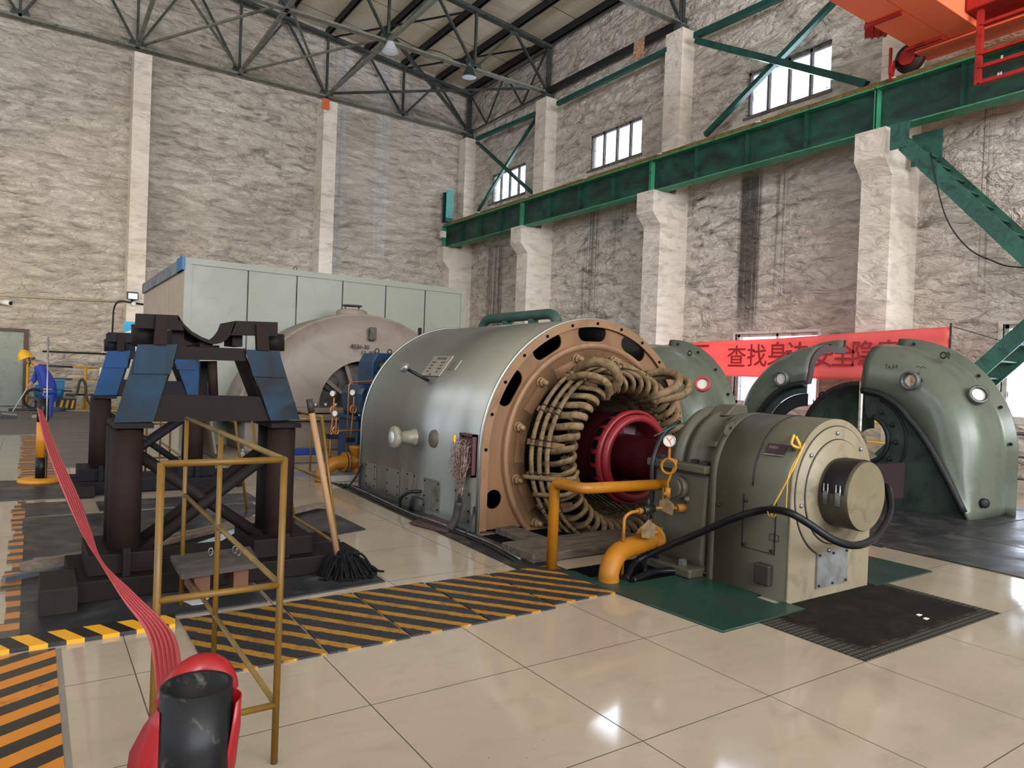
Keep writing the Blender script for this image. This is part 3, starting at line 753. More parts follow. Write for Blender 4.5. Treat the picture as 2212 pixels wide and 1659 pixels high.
def jump(degs, rs, ys, r=.036):
    pts = [(GXC+R_*math.cos(math.radians(d)), y, GZC+R_*math.sin(math.radians(d))) for d, R_, y in zip(degs, rs, ys)]
    part('jumper_cable', MB().tube(smooth_path(pts, 7), r, 10), M_COIL, gen)
jump((118, 117, 114, 110, 109, 111), (.88, .95, .93, .84, .72, .62), (5.1, 4.9, 4.74, 4.70, 4.72, 4.86), .045)
jump((126, 125, 122, 119, 117), (.86, .90, .84, .74, .60), (5.08, 4.86, 4.72, 4.70, 4.82), .034)
jump((60, 56, 53, 53, 57, 62), (.88, .97, .96, .84, .72, .62), (5.1, 4.92, 4.76, 4.70, 4.74, 4.86), .04)
jump((55, 51, 47, 46, 50, 57), (.88, .99, .98, .86, .73, .62), (5.1, 4.9, 4.72, 4.66, 4.70, 4.86), .04)
jump((192, 193, 193, 190), (.93, .80, .70, .62), (5.18, 4.85, 4.74, 4.78), .022)
jump((203, 203, 200, 196), (.90, .80, .70, .62), (5.12, 4.80, 4.72, 4.80), .022)
# access plates, name plate, gauge, inspection cap on the near flank
M_PLATE = paint('access_plate', '8e9086', .35, .85, .1, 2, dirt='5f5c52', damt=.35)
for k, (xa, ya, xb_, yb) in enumerate(((793, 997, 812, 1052), (838, 1008, 862, 1070), (881, 1017, 898, 1082), (918, 1030, 949, 1104), (985, 1052, 1016, 1128))):
    p, q = at(xa, ya, 'x', GXC-GR), at(xb_, yb, 'x', GXC-GR)
    mb = MB().box(GXC-GR-.012, GXC-GR-.002, q.y, p.y, .06, p.z); ap = part('access_plate', mb, M_PLATE, gen)
    mb = MB()
    for y in (q.y+.02, p.y-.02):
        for z in (.09, p.z*.5, p.z-.03): mb.box(GXC-GR-.018, GXC-GR-.0121, y-.007, y+.007, z-.007, z+.007)
    part('screws', mb, M_VOID, ap)
def on_plate(cx, cy, w, h, off, name, m, label=None):
    p, n = on_case(cx, cy); u = Vector((0, -1, 0)); v = n.cross(u)
    if v.z < 0: v = -v
    Mt = Matrix.Translation(p+n*off) @ Matrix((u, v, n)).transposed().to_4x4()
    mb = MB().box(-w/2, w/2, -h/2, h/2, -.004, .004, Mt)
    return part(name, mb, m, gen, label), Mt
np_, Mt = on_plate(944, 791, .42, .27, .004, 'name_plate', paint('name_plate_metal', 'a39c90', .4, .6, .1, 4), 'engraved metal name plate')
mb = MB(); mb.text('汽轮发电机', .045, Mt @ Matrix.Translation((0, .095, .005)), .0005)
for j in range(4):
    for k in range(2): mb.text(('额定功率', '额定电压', '相数', '转速', '频率', '功率因数', '编号', '日期')[j*2+k]+' '+('', '3', '', '')[j], .024, Mt @ Matrix.Translation((-.1+.2*k, .045-.042*j, .005)), .0005)
mb.text('电机厂', .024, Mt @ Matrix.Translation((0, -.118, .005)), .0005)
part('engraving', mb, paint('engraving_dark', '3b332e', .6), np_)
on_plate(982, 789, .16, .13, .003, 'scraped_patch', M_PLATE)
p, n = on_case(925, 822); tip = p+n*.24+Vector((0, .1, 0))
mb = MB().cyl(p, tip, .018, 12); st = part('thermometer_stem', mb, M_CABLE, gen)
mb = MB().lathe([(0, 0), (.05, 0), (.055, .01), (.055, .05), (.045, .055), (0, .055)], tip, n, 24); part('dial', mb, M_STEEL, st)
p, n = on_case(895, 945)
mb = MB().lathe([(.09, -.02), (.09, .02), (.075, .03), (.06, .16), (.085, .18), (.105, .19), (.115, .21), (.115, .24), (.09, .255), (0, .26)], p, n, 40)
cp = part('inspection_cap', mb, paint('cap_grey', '8a8678', .5, .2, .1, 4, dirt='4f4a42', damt=.4), gen)
part('cap_disc', MB().lathe([(0, .262), (.06, .262), (.06, .257)], p, n, 32), paint('cap_disc_pale', 'b9c0bd', .4, .2, .05), cp)
p, n = on_case(938, 948); part('cover_disc', MB().lathe([(0, .02), (.085, .02), (.09, .0)], p, n, 32), paint('disc_dull', '5f594e', .5, .3), gen)
# open terminal box with loose wires
p, q = at(980, 930, 'x', GXC-GR), at(1034, 1010, 'x', GXC-GR)
x0 = GXC-GR; mb = MB()
ya, yb, za, zb = 5.36, 5.60, .50, .88
for e in ((ya, ya+.018, za, zb), (yb-.018, yb, za, zb), (ya, yb, za, za+.02), (ya, yb, zb-.02, zb)): mb.box(x0-.05, x0-.002, *e)
tb = part('terminal_box', mb, paint('box_maroon', '4a2f30', .6, 0, .2, 4), gen)
part('box_back', MB().box(x0-.012, x0-.002, ya, yb, za, zb), paint('box_inside', '6b5148', .8, 0, .3, 12, dirt='2c2220', damt=.5), tb)
rnd = random.Random(3); mb = MB()
for k in range(70):
    a = Vector((x0-.02, rnd.uniform(ya+.02, yb-.02), rnd.uniform(za+.06, zb-.03))); b = Vector((x0-.09-rnd.random()*.06, rnd.uniform(ya-.03, yb+.02), rnd.uniform(za-.02, zb-.05)))
    c = Vector((x0-.10, 5.47+rnd.uniform(-.05, .05), za-.08)); d = Vector((x0-.09, 5.475+rnd.uniform(-.02, .02), za-.2))
    mb.tube(smooth_path([a, b, c, d], 4), rnd.uniform(.002, .0036), 4, caps=False)
part('loose_wires', mb, paint('wire_mix', '6a4c40', .5, .2, .8, 60, dirt='a8a098', damt=.6, dscale=50), tb)
part('wire_tag', MB().box(x0-.13, x0-.11, 5.56, 5.59, .8, .86), paint('tag_yellow', 'c79a2a', .5), tb)
mb = MB()
for k in range(9):
    o_ = Vector((rnd.uniform(-.02, .02), rnd.uniform(-.025, .025), 0))
    mb.tube(smooth_path([Vector((x0-.09, 5.475, .34))+o_, Vector((x0-.10, 5.48, .2))+o_*.8, Vector((x0-.1, 5.5, .12))+o_*.6], 5), .009, 6)
part('cable_bundle', mb, M_CABLE, tb)
part('conduit', MB().tube(smooth_path([(x0-.10, 5.48, .27), (x0-.115, 5.50, .12), (x0-.17, 5.53, -.0)], 6), .036, 14), paint('conduit_dark', '33312e', .6, .2, .2, 5), tb)
# floor plate under the conduit, base trench with cables
solo('cover_plate', MB().prism([tuple(at(*c, 'z', .012)) for c in ((884, 1131), (950, 1105), (1010, 1118), (965, 1152))], (0, 0, .012)), paint('plate_maroon', '4b3335', .55, 0, .25, 3, dirt='241d1d', damt=.6), 'dark maroon floor plate where the black conduit enters beside the generator', 'floor plate')
M_TRENCH = paint('trench_dark', '1e1c1a', .7, 0, .4, 4, dirt='4b4238', damt=.5)
struct('trench_frame', MB().prism([(2.96, 3.95, .001), (3.29, 3.95, .001), (3.29, 8.2, .001), (3.10, 8.5, .001)], (0, 0, .006)), M_TRENCH)
for k, (xx, n) in enumerate(((3.10, 'outer'), (3.16, 'inner'))):
    pts = [(xx+.05, 8.3, .02), (xx+.02, 7.4, .018), (xx-.03, 6.3, .018), (xx-.02, 5.9, .03), (xx+.03, 5.0, .018), (xx-.04, 4.4, .018)]
    solo('trench_cable', MB().tube(smooth_path(pts, 8), .009, 6), (M_CABLE, M_STEEL)[k], '%s thin cable lying in the dark strip along the generator foot' % n, 'cable', 'cables along the generator foot')
mb = MB(); x0 = GXC-GR
mb.tube(smooth_path([(x0-.01, 6.42, .21), (x0-.10, 6.48, .2), (x0-.14, 6.6, .12), (x0-.12, 6.64, .02)], 6), .018, 8)
for k in range(5): mb.tube(smooth_path([(x0-.01, 6.35, .14), (x0-.08, 6.36+.02*k, .16), (x0-.1, 6.38+.02*k, .06), (x0-.08, 6.4+.03*k, .015)], 5), .007, 6)
solo('cable_tail', mb, M_CABLE, 'tangle of black cable tails coming out low on the generator flank', 'cable')
solo('cable_tail', MB().tube(smooth_path([(x0-.01, 7.97, .3), (x0-.05, 8.02, .15), (x0-.12, 8.08, .03), (x0-.22, 8.05, .02)], 6), .012, 8), M_CABLE, 'single black cable tail at the far lower edge of the generator', 'cable')
mb = MB()
for k in range(3): mb.tube(smooth_path([(x0-.01, 5.36, .2+.02*k), (x0-.06, 5.33, .1), (x0-.09-.02*k, 5.28, .012), (x0-.2-.03*k, 4.9, .008)], 6), .009, 6)
solo('cable_tail', mb, M_CABLE, 'three dark cables dropping to the floor at the near corner of the generator', 'cable')
# rotor
rt = thing('rotor', 'dark red generator rotor with its shaft inside the open stator', 'rotor')
part('rotor_body', MB().lathe([(.395, 4.90), (.405, 6.2), (0, 6.2)], (GXC, 0, GZC), (0, 1, 0), 64), M_RED, rt)
part('retaining_ring', MB().lathe([(.39, 4.90), (.41, 4.87), (.432, 4.80), (.437, 4.72), (.42, 4.70), (.405, 4.71), (.40, 4.72), (.40, 4.78), (.36, 4.80), (.36, 4.9)], (GXC, 0, GZC), (0, 1, 0), 72), M_REDL, rt)
part('inner_ring', MB().lathe([(.395, 4.74), (.395, 4.665), (.36, 4.655), (.335, 4.665), (.33, 4.70), (.33, 4.95)], (GXC, 0, GZC), (0, 1, 0), 72), M_REDL, rt)
mb = MB()
for k in range(22):
    a = 2*PI*k/22; e = Vector((math.cos(a), 0, math.sin(a)))
    mb.bar(Vector((GXC, 4.755, GZC))+e*.432, Vector((GXC, 4.83, GZC))+e*.424, .085, .012, up=e)
part('vent_slots', mb, M_VOID, rt)
mb = MB()
for k in range(10):
    a = 2*PI*k/10; e = Vector((math.cos(a), 0, math.sin(a))); tn = Vector((-math.sin(a), .35, math.cos(a)))
    mb.bar(Vector((GXC, 4.9, GZC))+e*.17, Vector((GXC, 4.9, GZC))+e*.33, .012, .16, up=tn)
part('fan_blades', mb, paint('fan_dark_red', '43161a', .45, 0, .2, 4), rt)
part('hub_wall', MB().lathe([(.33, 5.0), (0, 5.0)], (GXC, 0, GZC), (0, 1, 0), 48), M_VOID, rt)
part('shaft', MB().lathe([(.21, 4.95), (.205, 4.7), (.19, 4.62), (.185, 4.30), (.195, 4.29), (.195, 4.25), (.185, 4.24), (.185, 4.2), (.175, 4.19)], (GXC, 0, GZC), (0, 1, 0), 48), M_RED, rt)
part('shaft_journal', MB().lathe([(.176, 4.19), (.17, 4.15), (.165, 3.95)], (GXC, 0, GZC), (0, 1, 0), 48), paint('journal_dark', '3a2a2e', .3, .7, .1), rt)
# ================================================================== exciter and its bearing pedestal
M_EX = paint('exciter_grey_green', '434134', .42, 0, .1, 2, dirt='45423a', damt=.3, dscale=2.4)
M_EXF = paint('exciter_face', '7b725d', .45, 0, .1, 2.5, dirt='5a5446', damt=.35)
EX, EZ = 4.56, .71
ped = thing('bearing_pedestal', 'grey-green bearing pedestal between the generator rotor and the exciter', 'bearing')
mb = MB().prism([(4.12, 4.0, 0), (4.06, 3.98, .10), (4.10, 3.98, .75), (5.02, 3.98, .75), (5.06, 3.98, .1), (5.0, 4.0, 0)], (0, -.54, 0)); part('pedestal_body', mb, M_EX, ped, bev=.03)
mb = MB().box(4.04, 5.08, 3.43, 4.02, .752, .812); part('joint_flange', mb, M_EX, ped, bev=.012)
mb = MB().lathe([(.0, 0), (.30, 0), (.32, .02), (.36, .12), (.40, .16), (.40, .30), (.43, .31), (.43, .36), (.40, .37), (.40, .52), (.42, .52), (.42, .57), (0, .57)], (EX, 4.0, .78), (0, -1, 0), 40, 0, PI, ref=(1, 0, 0))
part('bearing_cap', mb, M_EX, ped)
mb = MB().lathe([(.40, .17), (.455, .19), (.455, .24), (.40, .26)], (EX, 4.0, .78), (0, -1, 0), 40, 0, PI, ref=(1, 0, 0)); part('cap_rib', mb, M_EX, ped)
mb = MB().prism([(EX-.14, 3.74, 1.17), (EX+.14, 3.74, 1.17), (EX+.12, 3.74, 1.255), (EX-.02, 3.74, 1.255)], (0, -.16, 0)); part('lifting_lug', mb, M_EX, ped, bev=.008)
for (x, y) in ((4.10, 3.92), (4.12, 3.5), (4.15, 3.62)): part('flange_bolt', MB().lathe([(0, 0), (.035, 0), (.035, .025), (0, .03)], (x, y, .813), (0, 0, 1), 6, smooth=False), M_CABLE, ped)
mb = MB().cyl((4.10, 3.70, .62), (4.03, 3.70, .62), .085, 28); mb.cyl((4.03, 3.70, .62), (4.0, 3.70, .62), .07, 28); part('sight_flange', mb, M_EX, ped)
part('plug', MB().lathe([(0, 0), (.03, 0), (.03, .015), (.018, .02), (.018, .03), (0, .03)], (4.09, 3.63, .54), (-1, 0, 0), 20), M_EX, ped)
mb = MB().prism([(3.93, 3.98, .001), (4.12, 3.98, .001), (4.12, 3.44, .001), (3.93, 3.44, .001)], (0, 0, .07)); part('foot', mb, M_EX, ped, bev=.015)
part('foot_bolt', MB().lathe([(0, 0), (.035, 0), (.035, .035), (.02, .045), (0, .045)], (4.0, 3.57, .072), (0, 0, 1), 6, smooth=False), M_STEEL, ped)
mb = MB().prism([(4.13, 3.52, .955), (4.22, 3.52, .955), (4.22, 3.42, .955), (4.13, 3.42, .955)], (0, 0, .035)); part('clip_bracket', mb, M_EX, ped)
ex = thing('exciter', 'grey-green exciter machine with round end cap, nearest to the polished floor', 'exciter')
def shoe2(r, rz, z0, n=36): return [(EX-r, z0)]+[(EX-r*math.cos(PI*i/n), EZ+.02+rz*math.sin(PI*i/n)) for i in range(n+1)]+[(EX+r, z0)]
def body(name, y0, y1, r, rz, m, z0=0.0):
    mb = MB(); o = shoe2(r, rz, z0)
    for k in range(len(o)-1): mb.face([(o[k][0], y0, o[k][1]), (o[k][0], y1, o[k][1]), (o[k+1][0], y1, o[k+1][1]), (o[k+1][0], y0, o[k+1][1])], True)
    for y in (y0, y1): mb.face([(a, y, b) for a, b in o])
    return part(name, mb, m, ex)
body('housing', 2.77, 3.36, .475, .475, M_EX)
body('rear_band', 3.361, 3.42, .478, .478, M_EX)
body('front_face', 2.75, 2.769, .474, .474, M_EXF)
mb = MB(); o = shoe2(.4765, .4765, .62)
mb.tube([(a, 3.05, b) for a, b in o[1:-8]], .006, 6); part('panel_seam', mb, M_CABLE, ex)
def disc(name, y0, y1, r, m, seg=64):
    return part(name, MB().lathe([(0, y1), (r-.006, y1), (r, y1+.006), (r, y0), (0, y0)], (EX, 0, EZ), (0, 1, 0), seg), m, ex)
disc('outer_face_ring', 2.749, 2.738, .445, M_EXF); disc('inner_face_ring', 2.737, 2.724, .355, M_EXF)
mb = MB()
for r, y in ((.447, 2.7485), (.357, 2.7365)): mb.tube([(EX+r*math.cos(a), y, EZ+r*math.sin(a)) for a in np.linspace(0, 2*PI, 72, endpoint=False)], .004, 5, closed=True)
part('ring_seam', mb, M_CABLE, ex)
for deg in (92, 140, 45, 190, 262): 
    a = math.radians(deg); part('ring_bolt', MB().lathe([(0, 0), (.014, 0), (.014, .012), (0, .014)], (EX+.40*math.cos(a), 2.737, EZ+.40*math.sin(a)), (0, -1, 0), 8), M_STEEL, ex)
cap = part('end_cap', MB().lathe([(.232, 2.72), (.232, 2.53), (.225, 2.522)], (EX, 0, EZ), (0, 1, 0), 64), paint('cap_bronze_grey', '443e32', .4, .3, .1, 3), ex)
part('cap_front', MB().lathe([(.226, 2.521), (0, 2.519)], (EX, 0, EZ), (0, 1, 0), 64), paint('cap_front_pale', '6f6751', .42, .2, .12, 4, dirt='544d3c', damt=.35), cap)
mb = MB().lathe([(.236, 2.70), (.24, 2.68), (.24, 2.56), (.236, 2.54)], (EX, 0, EZ), (0, 1, 0), 24, math.radians(0), math.radians(118), ref=(-1, 0, .08))
part('rubber_band', mb, paint('band_black', '0d0c10', .4, 0, .1, spec=.25), cap)
for k, y in enumerate((2.66, 2.575)):
    mb = MB(); xx = EX-.245
    mb.tube(bend([(xx, y-.014, .79), (xx, y-.014, .72), (xx, y+.014, .72), (xx, y+.014, .79)], .01), .005, 6); mb.box(xx-.006, xx+.006, y-.014, y+.014, .655, .74)
    part('latch', mb, M_STEEL, cap)
part('base_plate', MB().box(4.38, 4.74, 2.735, 2.7485, .065, .31), paint('zinc_plate', '8a8d8c', .4, .7, .15, 5, dirt='5d5c58', damt=.4), ex, 'bare zinc cover plate')
mb = MB()
for x in (4.4, 4.56, 4.72):
    for z in (.085, .29): mb.lathe([(0, 0), (.009, 0), (.009, .008), (0, .008)], (x, 2.7345, z), (0, -1, 0), 8)
part('plate_screws', mb, M_CABLE, ex)
for (x, z, t) in ((EX-.40, 1.03, .5), (EX+.40, 1.03, -.5)):
    Mt = Matrix.Translation((x, 2.79, z)) @ Matrix.Rotation(t, 4, 'Y') @ MXZ(0)
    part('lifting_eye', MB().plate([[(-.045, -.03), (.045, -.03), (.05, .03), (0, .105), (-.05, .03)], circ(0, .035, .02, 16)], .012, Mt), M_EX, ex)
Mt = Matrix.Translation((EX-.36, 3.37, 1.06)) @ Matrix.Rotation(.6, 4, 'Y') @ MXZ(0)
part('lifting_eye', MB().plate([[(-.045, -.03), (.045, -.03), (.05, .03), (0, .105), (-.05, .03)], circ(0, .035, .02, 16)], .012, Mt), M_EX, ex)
c = Vector((EX, 2.93, EZ+.02)); a = math.radians(148); e = Vector((math.cos(a), 0, math.sin(a))); v = Vector((math.sin(a), 0, -math.cos(a)))
Mt = Matrix.Translation(c+e*.479) @ Matrix((Vector((0, -1, 0)), -v if v.z < 0 else v, e)).transposed().to_4x4()
npl = part('name_plate', MB().box(-.075, .075, -.045, .045, -.003, .004, Mt), paint('plate_violet_brown', '4a3b3f', .2, .6, .1), ex, 'small shiny brown name plate')
mb = MB().box(-.075, .075, -.045, -.036, .0041, .006, Mt)
mb.text('励磁机', .026, Mt @ Matrix.Translation((-.02, .015, .0045)), .0004); part('plate_marks', mb, M_STEEL, npl)
mb = MB().box(EX+.36, EX+.83, 2.70, 2.712, .62, .88); part('terminal_plate', mb, paint('plate_brown', '241a1b', .5, 0, .1, spec=.1), ex, 'dark brown plate behind the cap')
mb = MB().box(4.03, 4.083, 2.86, 2.98, .09, .23); part('side_box', mb, paint('side_box_dark', '2a2722', .5), ex, bev=.012)
mb = MB(); x = EX-.477
for y0, y1, z0, z1 in ((3.12, 3.121, .30, .66), (2.86, 2.861, .30, .66), (2.86, 3.12, .30, .302)): mb.box(x-.003, x, y0-.003, y1+.003, z0-.002, z1)
part('side_panel_seam', mb, M_CABLE, ex)
for y, z in ((3.1, .62), (2.88, .62), (3.1, .32), (2.88, .32), (3.33, .55)): part('panel_screw', MB().lathe([(0, 0), (.012, 0), (.012, .01), (0, .012)], (x, y, z), (-1, 0, 0), 8), M_CABLE, ex)
mb = MB(); Mt = MYZ(x-.001)
for y0, y1, z0, z1 in ((2.83, 2.90, .43, .433), (2.83, 2.90, .39, .393), (2.865, 2.868, .37, .45), (2.83, 2.833, .39, .433), (2.9, 2.903, .39, .433)): mb.box(x-.0025, x-.0005, y0, y1, z0, z1)
part('pencil_sketch', mb, M_CORD, ex)
# hoses
M_HOSE = paint('rubber_hose', '101113', .4, 0, .15, 6, spec=.2)
def atp(ps): return [tuple(at(x, y, ax, v)) for x, y, ax, v in ps]
pts = [tuple(at(1352, 1252, 'z', .02)), tuple(at(1372, 1215, 'x', 3.72)), tuple(at(1420, 1190, 'x', 3.86)), tuple(at(1500, 1156, 'x', 3.96)), tuple(at(1590, 1118, 'x', 4.0)), tuple(at(1650, 1102, 'x', 4.02)), tuple(at(1700, 1106, 'y', 2.64)), tuple(at(1745, 1130, 'y', 2.55)), tuple(at(1800, 1166, 'y', 2.46)), tuple(at(1850, 1178, 'y', 2.43)), tuple(at(1893, 1158, 'y', 2.48)), tuple(at(1922, 1105, 'y', 2.58)), tuple(at(1919, 1060, 'y', 2.66)), (5.13, 2.70, .72)]
hose = solo('hose', MB().tube(smooth_path(pts, 10), .024, 14), M_HOSE, 'thick black hose looping from the floor across the exciter face', 'hose')
pts = [tuple(at(1366, 1254, 'z', .02)), tuple(at(1410, 1236, 'z', .03)), tuple(at(1470, 1233, 'z', .03)), tuple(at(1540, 1241, 'z', .03)), tuple(at(1620, 1262, 'z', .03)), tuple(at(1690, 1292, 'z', .012))]
solo('hose', MB().tube(smooth_path(pts, 10), .024, 14), M_HOSE, 'black hose lying curved on the green floor plate beside the exciter', 'hose')
t = thing('rope', 'yellow rope holding up the black hose from the exciter lifting eye', 'rope')
M_ROPE = paint('rope_yellow', 'b8933a', .8, 0, .2, 20)
a = tuple(at(1738, 958, 'y', 2.72)); b = tuple(at(1668, 1098, 'x', 3.99))
mb = MB().tube(smooth_path([a, tuple(at(1712, 1015, 'y', 2.70)), b], 6), .006, 6); mb.tube(smooth_path([a, tuple(at(1706, 1020, 'y', 2.69)), tuple(at(1700, 1065, 'y', 2.66)), tuple(at(1698, 1108, 'y', 2.66))], 6), .003, 5)
part('rope_line', mb, M_ROPE, t)
mb = MB(); 
for dx in (-.006, .006): mb.lathe([(.026, -.005), (.030, 0), (.026, .005)], Vector(b)+Vector((.0, -dx*2, -.028)), (0, 1, -.2), 14)
part('rope_knot', mb, M_ROPE, t)
part('eye_wrap', MB().tube(smooth_path([(EX-.44, 2.776, 1.10), (EX-.47, 2.77, 1.04), (EX-.42, 2.74, 1.02), (EX-.43, 2.77, 1.09)], 5), .01, 6), M_ROPE, t)
# yellow pipework by the pedestal
M_YEL = paint('pipe_yellow', '8a570d', .42, 0, .12, 3, dirt='7a4f18', damt=.3)
M_YELD = paint('pipe_yellow_worn', '8f5f1e', .5, 0, .25, 8, dirt='43321f', damt=.6)
mb = MB().tube(bend([(3.2, 4.11, 0), (3.2, 4.11, .645), (3.2, 3.80, .645), (4.03, 3.78, .635)], .07, 8), .04, 18)
solo('oil_pipe', mb, M_YEL, 'orange-yellow oil pipe rising from the striped plates and running to the pedestal', 'pipe')
t = thing('oil_return_pipe', 'fat yellow elbow pipe curving from the floor into the pedestal foot', 'pipe')
a = at(1310, 1258, 'z', 0); pts = [(3.36, 3.66, 0), (3.36, 3.66, .08), (3.42, 3.68, .16), (3.55, 3.72, .20), (3.92, 3.80, .22)]
part('elbow', MB().tube(smooth_path(pts, 8), .072, 20), M_YEL, t)
part('pipe_flange', MB().cyl((3.88, 3.79, .22), (3.91, 3.80, .22), .12, 24), M_YELD, t)
for k in range(4): part('flange_bolt', MB().cyl((3.85, 3.79+.09*math.cos(k*PI/2+.7), .22+.09*math.sin(k*PI/2+.7)), (3.93, 3.80+.09*math.cos(k*PI/2+.7), .22+.09*math.sin(k*PI/2+.7)), .014, 8), M_YELD, t)
t = thing('sampling_pipe', 'thin yellow sampling pipe with a valve beside the pedestal', 'pipe')
b = at(1342, 1120, 'x', 3.51)
X = 3.51
pts = bend([(X, 3.69, 0), (X, 3.69, .44), (X+.06, 3.69, .47), (3.86, 3.72, .475), (4.09, 3.65, .47)], .07, 6)
part('tube', MB().tube(pts, .012, 10), M_YELD, t)
part('valve_body', MB().cyl((3.70, 3.70, .472), (3.82, 3.715, .474), .03, 12), M_CABLE, t)
part('valve_stem', MB().cyl((3.76, 3.705, .474), (3.76, 3.705, .56), .012, 8), M_CABLE, t)
part('union_nut', MB().cyl((3.65, 3.695, .472), (3.69, 3.7, .472), .024, 6), M_YELD, t)
part('union_nut', MB().cyl((4.02, 3.67, .47), (4.09, 3.655, .47), .034, 6), M_YELD, t)
mb = MB(); y = 3.66; p = at(1400, 1130, 'x', 3.66)
mb.prism([(3.62, 3.62, .30), (3.76, 3.64, .27), (3.77, 3.64, .37), (3.69, 3.63, .42), (3.61, 3.62, .37)], (.003, -.006, 0)); part('paper_tag', mb, paint('tag_soiled', '6f5d41', .9, 0, .3, 14, dirt='372b1d', damt=.4), t)
t = thing('pressure_gauge', 'round white pressure gauge on a yellow looped tube at the pedestal', 'gauge')
g = at(1447, 952, 'x', 3.93)
gd = Vector((-.75, -.55, 0)).normalized()
part('case', MB().lathe([(0, 0), (.044, 0), (.048, .006), (.048, .03), (.042, .034), (.040, .028)], g, gd, 32), M_STEEL, t)
part('dial', MB().lathe([(0, .0285), (.0405, .028)], g, gd, 32), paint('dial_white', 'c4beb0', .4), t, 'cream dial')
mb = MB(); u = Vector((0, 0, 1)); s = gd.cross(u)
for a in (.9, 2.3, 4.2): mb.bar(g+gd*.03, g+gd*.03+(s*math.cos(a)+u*math.sin(a))*.032, .005, .002, up=gd)
part('needles', mb, paint('needle_red', 'b8402c', .5), t)
lp = [g+Vector((0, 0, -.05)), g+Vector((0, .0, -.13))]
for k in range(15):
    a = PI/2-2*PI*k/12; lp.append(g+Vector((-.01+.02*k/15, .0, -.19))+(s*-math.cos(a)+u*math.sin(a))*.055)
lp += [g+Vector((.0, .0, -.30)), g+Vector((0, .0, -.36))]
part('siphon_tube', MB().tube(smooth_path(lp, 3), .010, 8), M_YEL, t)
mb = MB().cyl(g+Vector((0, 0, -.35)), g+Vector((0, 0, -.43)), .022, 10); mb.cyl(g+Vector((0, 0, -.385)), g+Vector((-.06, -.03, -.385)), .012, 8); mb.bar(g+Vector((-.05, .0, -.43)), g+Vector((-.05, .0, -.35)), .01, .004)
part('cock_valve', mb, M_YELD, t)
part('paper_tag', MB().prism([g+Vector(q) for q in ((-.03, .06, -.52), (-.03, -.08, -.54), (-.03, -.09, -.46), (-.03, -.02, -.42), (-.03, .05, -.45))], (.003, 0, 0)), paint('tag_soiled2', '7d694b', .9, 0, .3, 14, dirt='3a2d1e', damt=.35), t)
t = thing('grease_cup', 'small steel grease cup standing on the pedestal foot', 'cup')
p = Vector((3.96, 3.80, .073))
part('stem', MB().lathe([(0, 0), (.02, 0), (.02, .1), (.014, .11), (.014, .16), (0, .16)], p, (0, 0, 1), 16), M_CABLE, t)
part('bowl', MB().lathe([(0, .16), (.03, .16), (.045, .2), (.045, .235), (.035, .24), (0, .235)], p, (0, 0, 1), 20), M_STEEL, t)
gp = Vector(g)+Vector((.03, .03, 0))
solo('cable', MB().tube(smooth_path([(4.30, 3.93, 1.10), (4.12, 3.93, 1.0), (4.0, 3.91, .8), (3.99, 3.9, .55), (3.98, 3.92, .32), (3.9, 3.86, .1), (3.75, 3.7, .012)], 8), .018, 10), M_CABLE, 'black cable running down the pedestal behind the gauge', 'cable')
solo('cable', MB().tube(smooth_path([(4.30, 3.80, 1.12), (4.2, 3.88, 1.07), (4.1, 3.92, 1.02), (4.0, 3.91, .99)], 6), .006, 6), M_BRACE, 'thin green cable on top of the bearing cap', 'cable')
# timber beam in front of the stator, floor strips under the machines
M_TIMBER = paint('dirty_timber', '544a40', .85, 0, .35, 6, dirt='2a241e', damt=.5, stretch=(1, 5, 5), bump=.3)
a, b = at(1128, 1190, 'z', .07), at(1388, 1156, 'z', .07)
solo('timber_beam', MB().box(a.x, a.x+1.25, 4.28, 4.72, .005, .075), M_TIMBER, 'dark wide timber board lying in front of the open stator', 'board', bev=.008)
solo('timber_beam', MB().box(3.45, 3.65, 4.75, 5.27, .005, .06), M_TIMBER, 'dark timber strip under the near corner of the generator end plate', 'board', bev=.006)
solo('machine_bed', MB().box(3.302, 5.86, 4.76, 5.25, .001, .004), M_VOID, 'plain black bed floor under the open stator', 'bed')  # thin black sheet laid over the floor
# ================================================================== end covers of the generator, standing on rubber mats
M_COVER = paint('cover_grey_green', '585f53', .28, .1, .1, 1.6, dirt='4a4f47', damt=.25, rvar=.08)
M_COVERD = paint('cover_inside_dark', '2a3630', .5, 0, .25, 2.5, dirt='141a19', damt=.5)
M_LIP = paint('cover_lip_black', '15171a', .55, 0, .3, 5)
M_BROWN = paint('cover_edge_brown', '3a2b28', .55, 0, .25, 4)
M_PORT = paint('porthole_ring', '5a5d5a', .35, .4, .15, 6, dirt='26282a', damt=.4)
M_PORTGLASS = paint('porthole_glass', 'c9c3ba', .15, 0, .05, 3)
def cutter(mb_list, base):
    cs = []
    for mb in mb_list:
        c = link(mb.mesh('cut'), 'cut', M_COVER); m = base.modifiers.new('b', 'BOOLEAN'); m.operation = 'DIFFERENCE'; m.solver = 'EXACT'; m.object = c; cs.append(c)
    bpy.context.view_layer.update()
    me = bpy.data.meshes.new_from_object(base.evaluated_get(bpy.context.evaluated_depsgraph_get()))
    base.modifiers.clear(); base.data = me
    for c in cs: bpy.data.objects.remove(c)
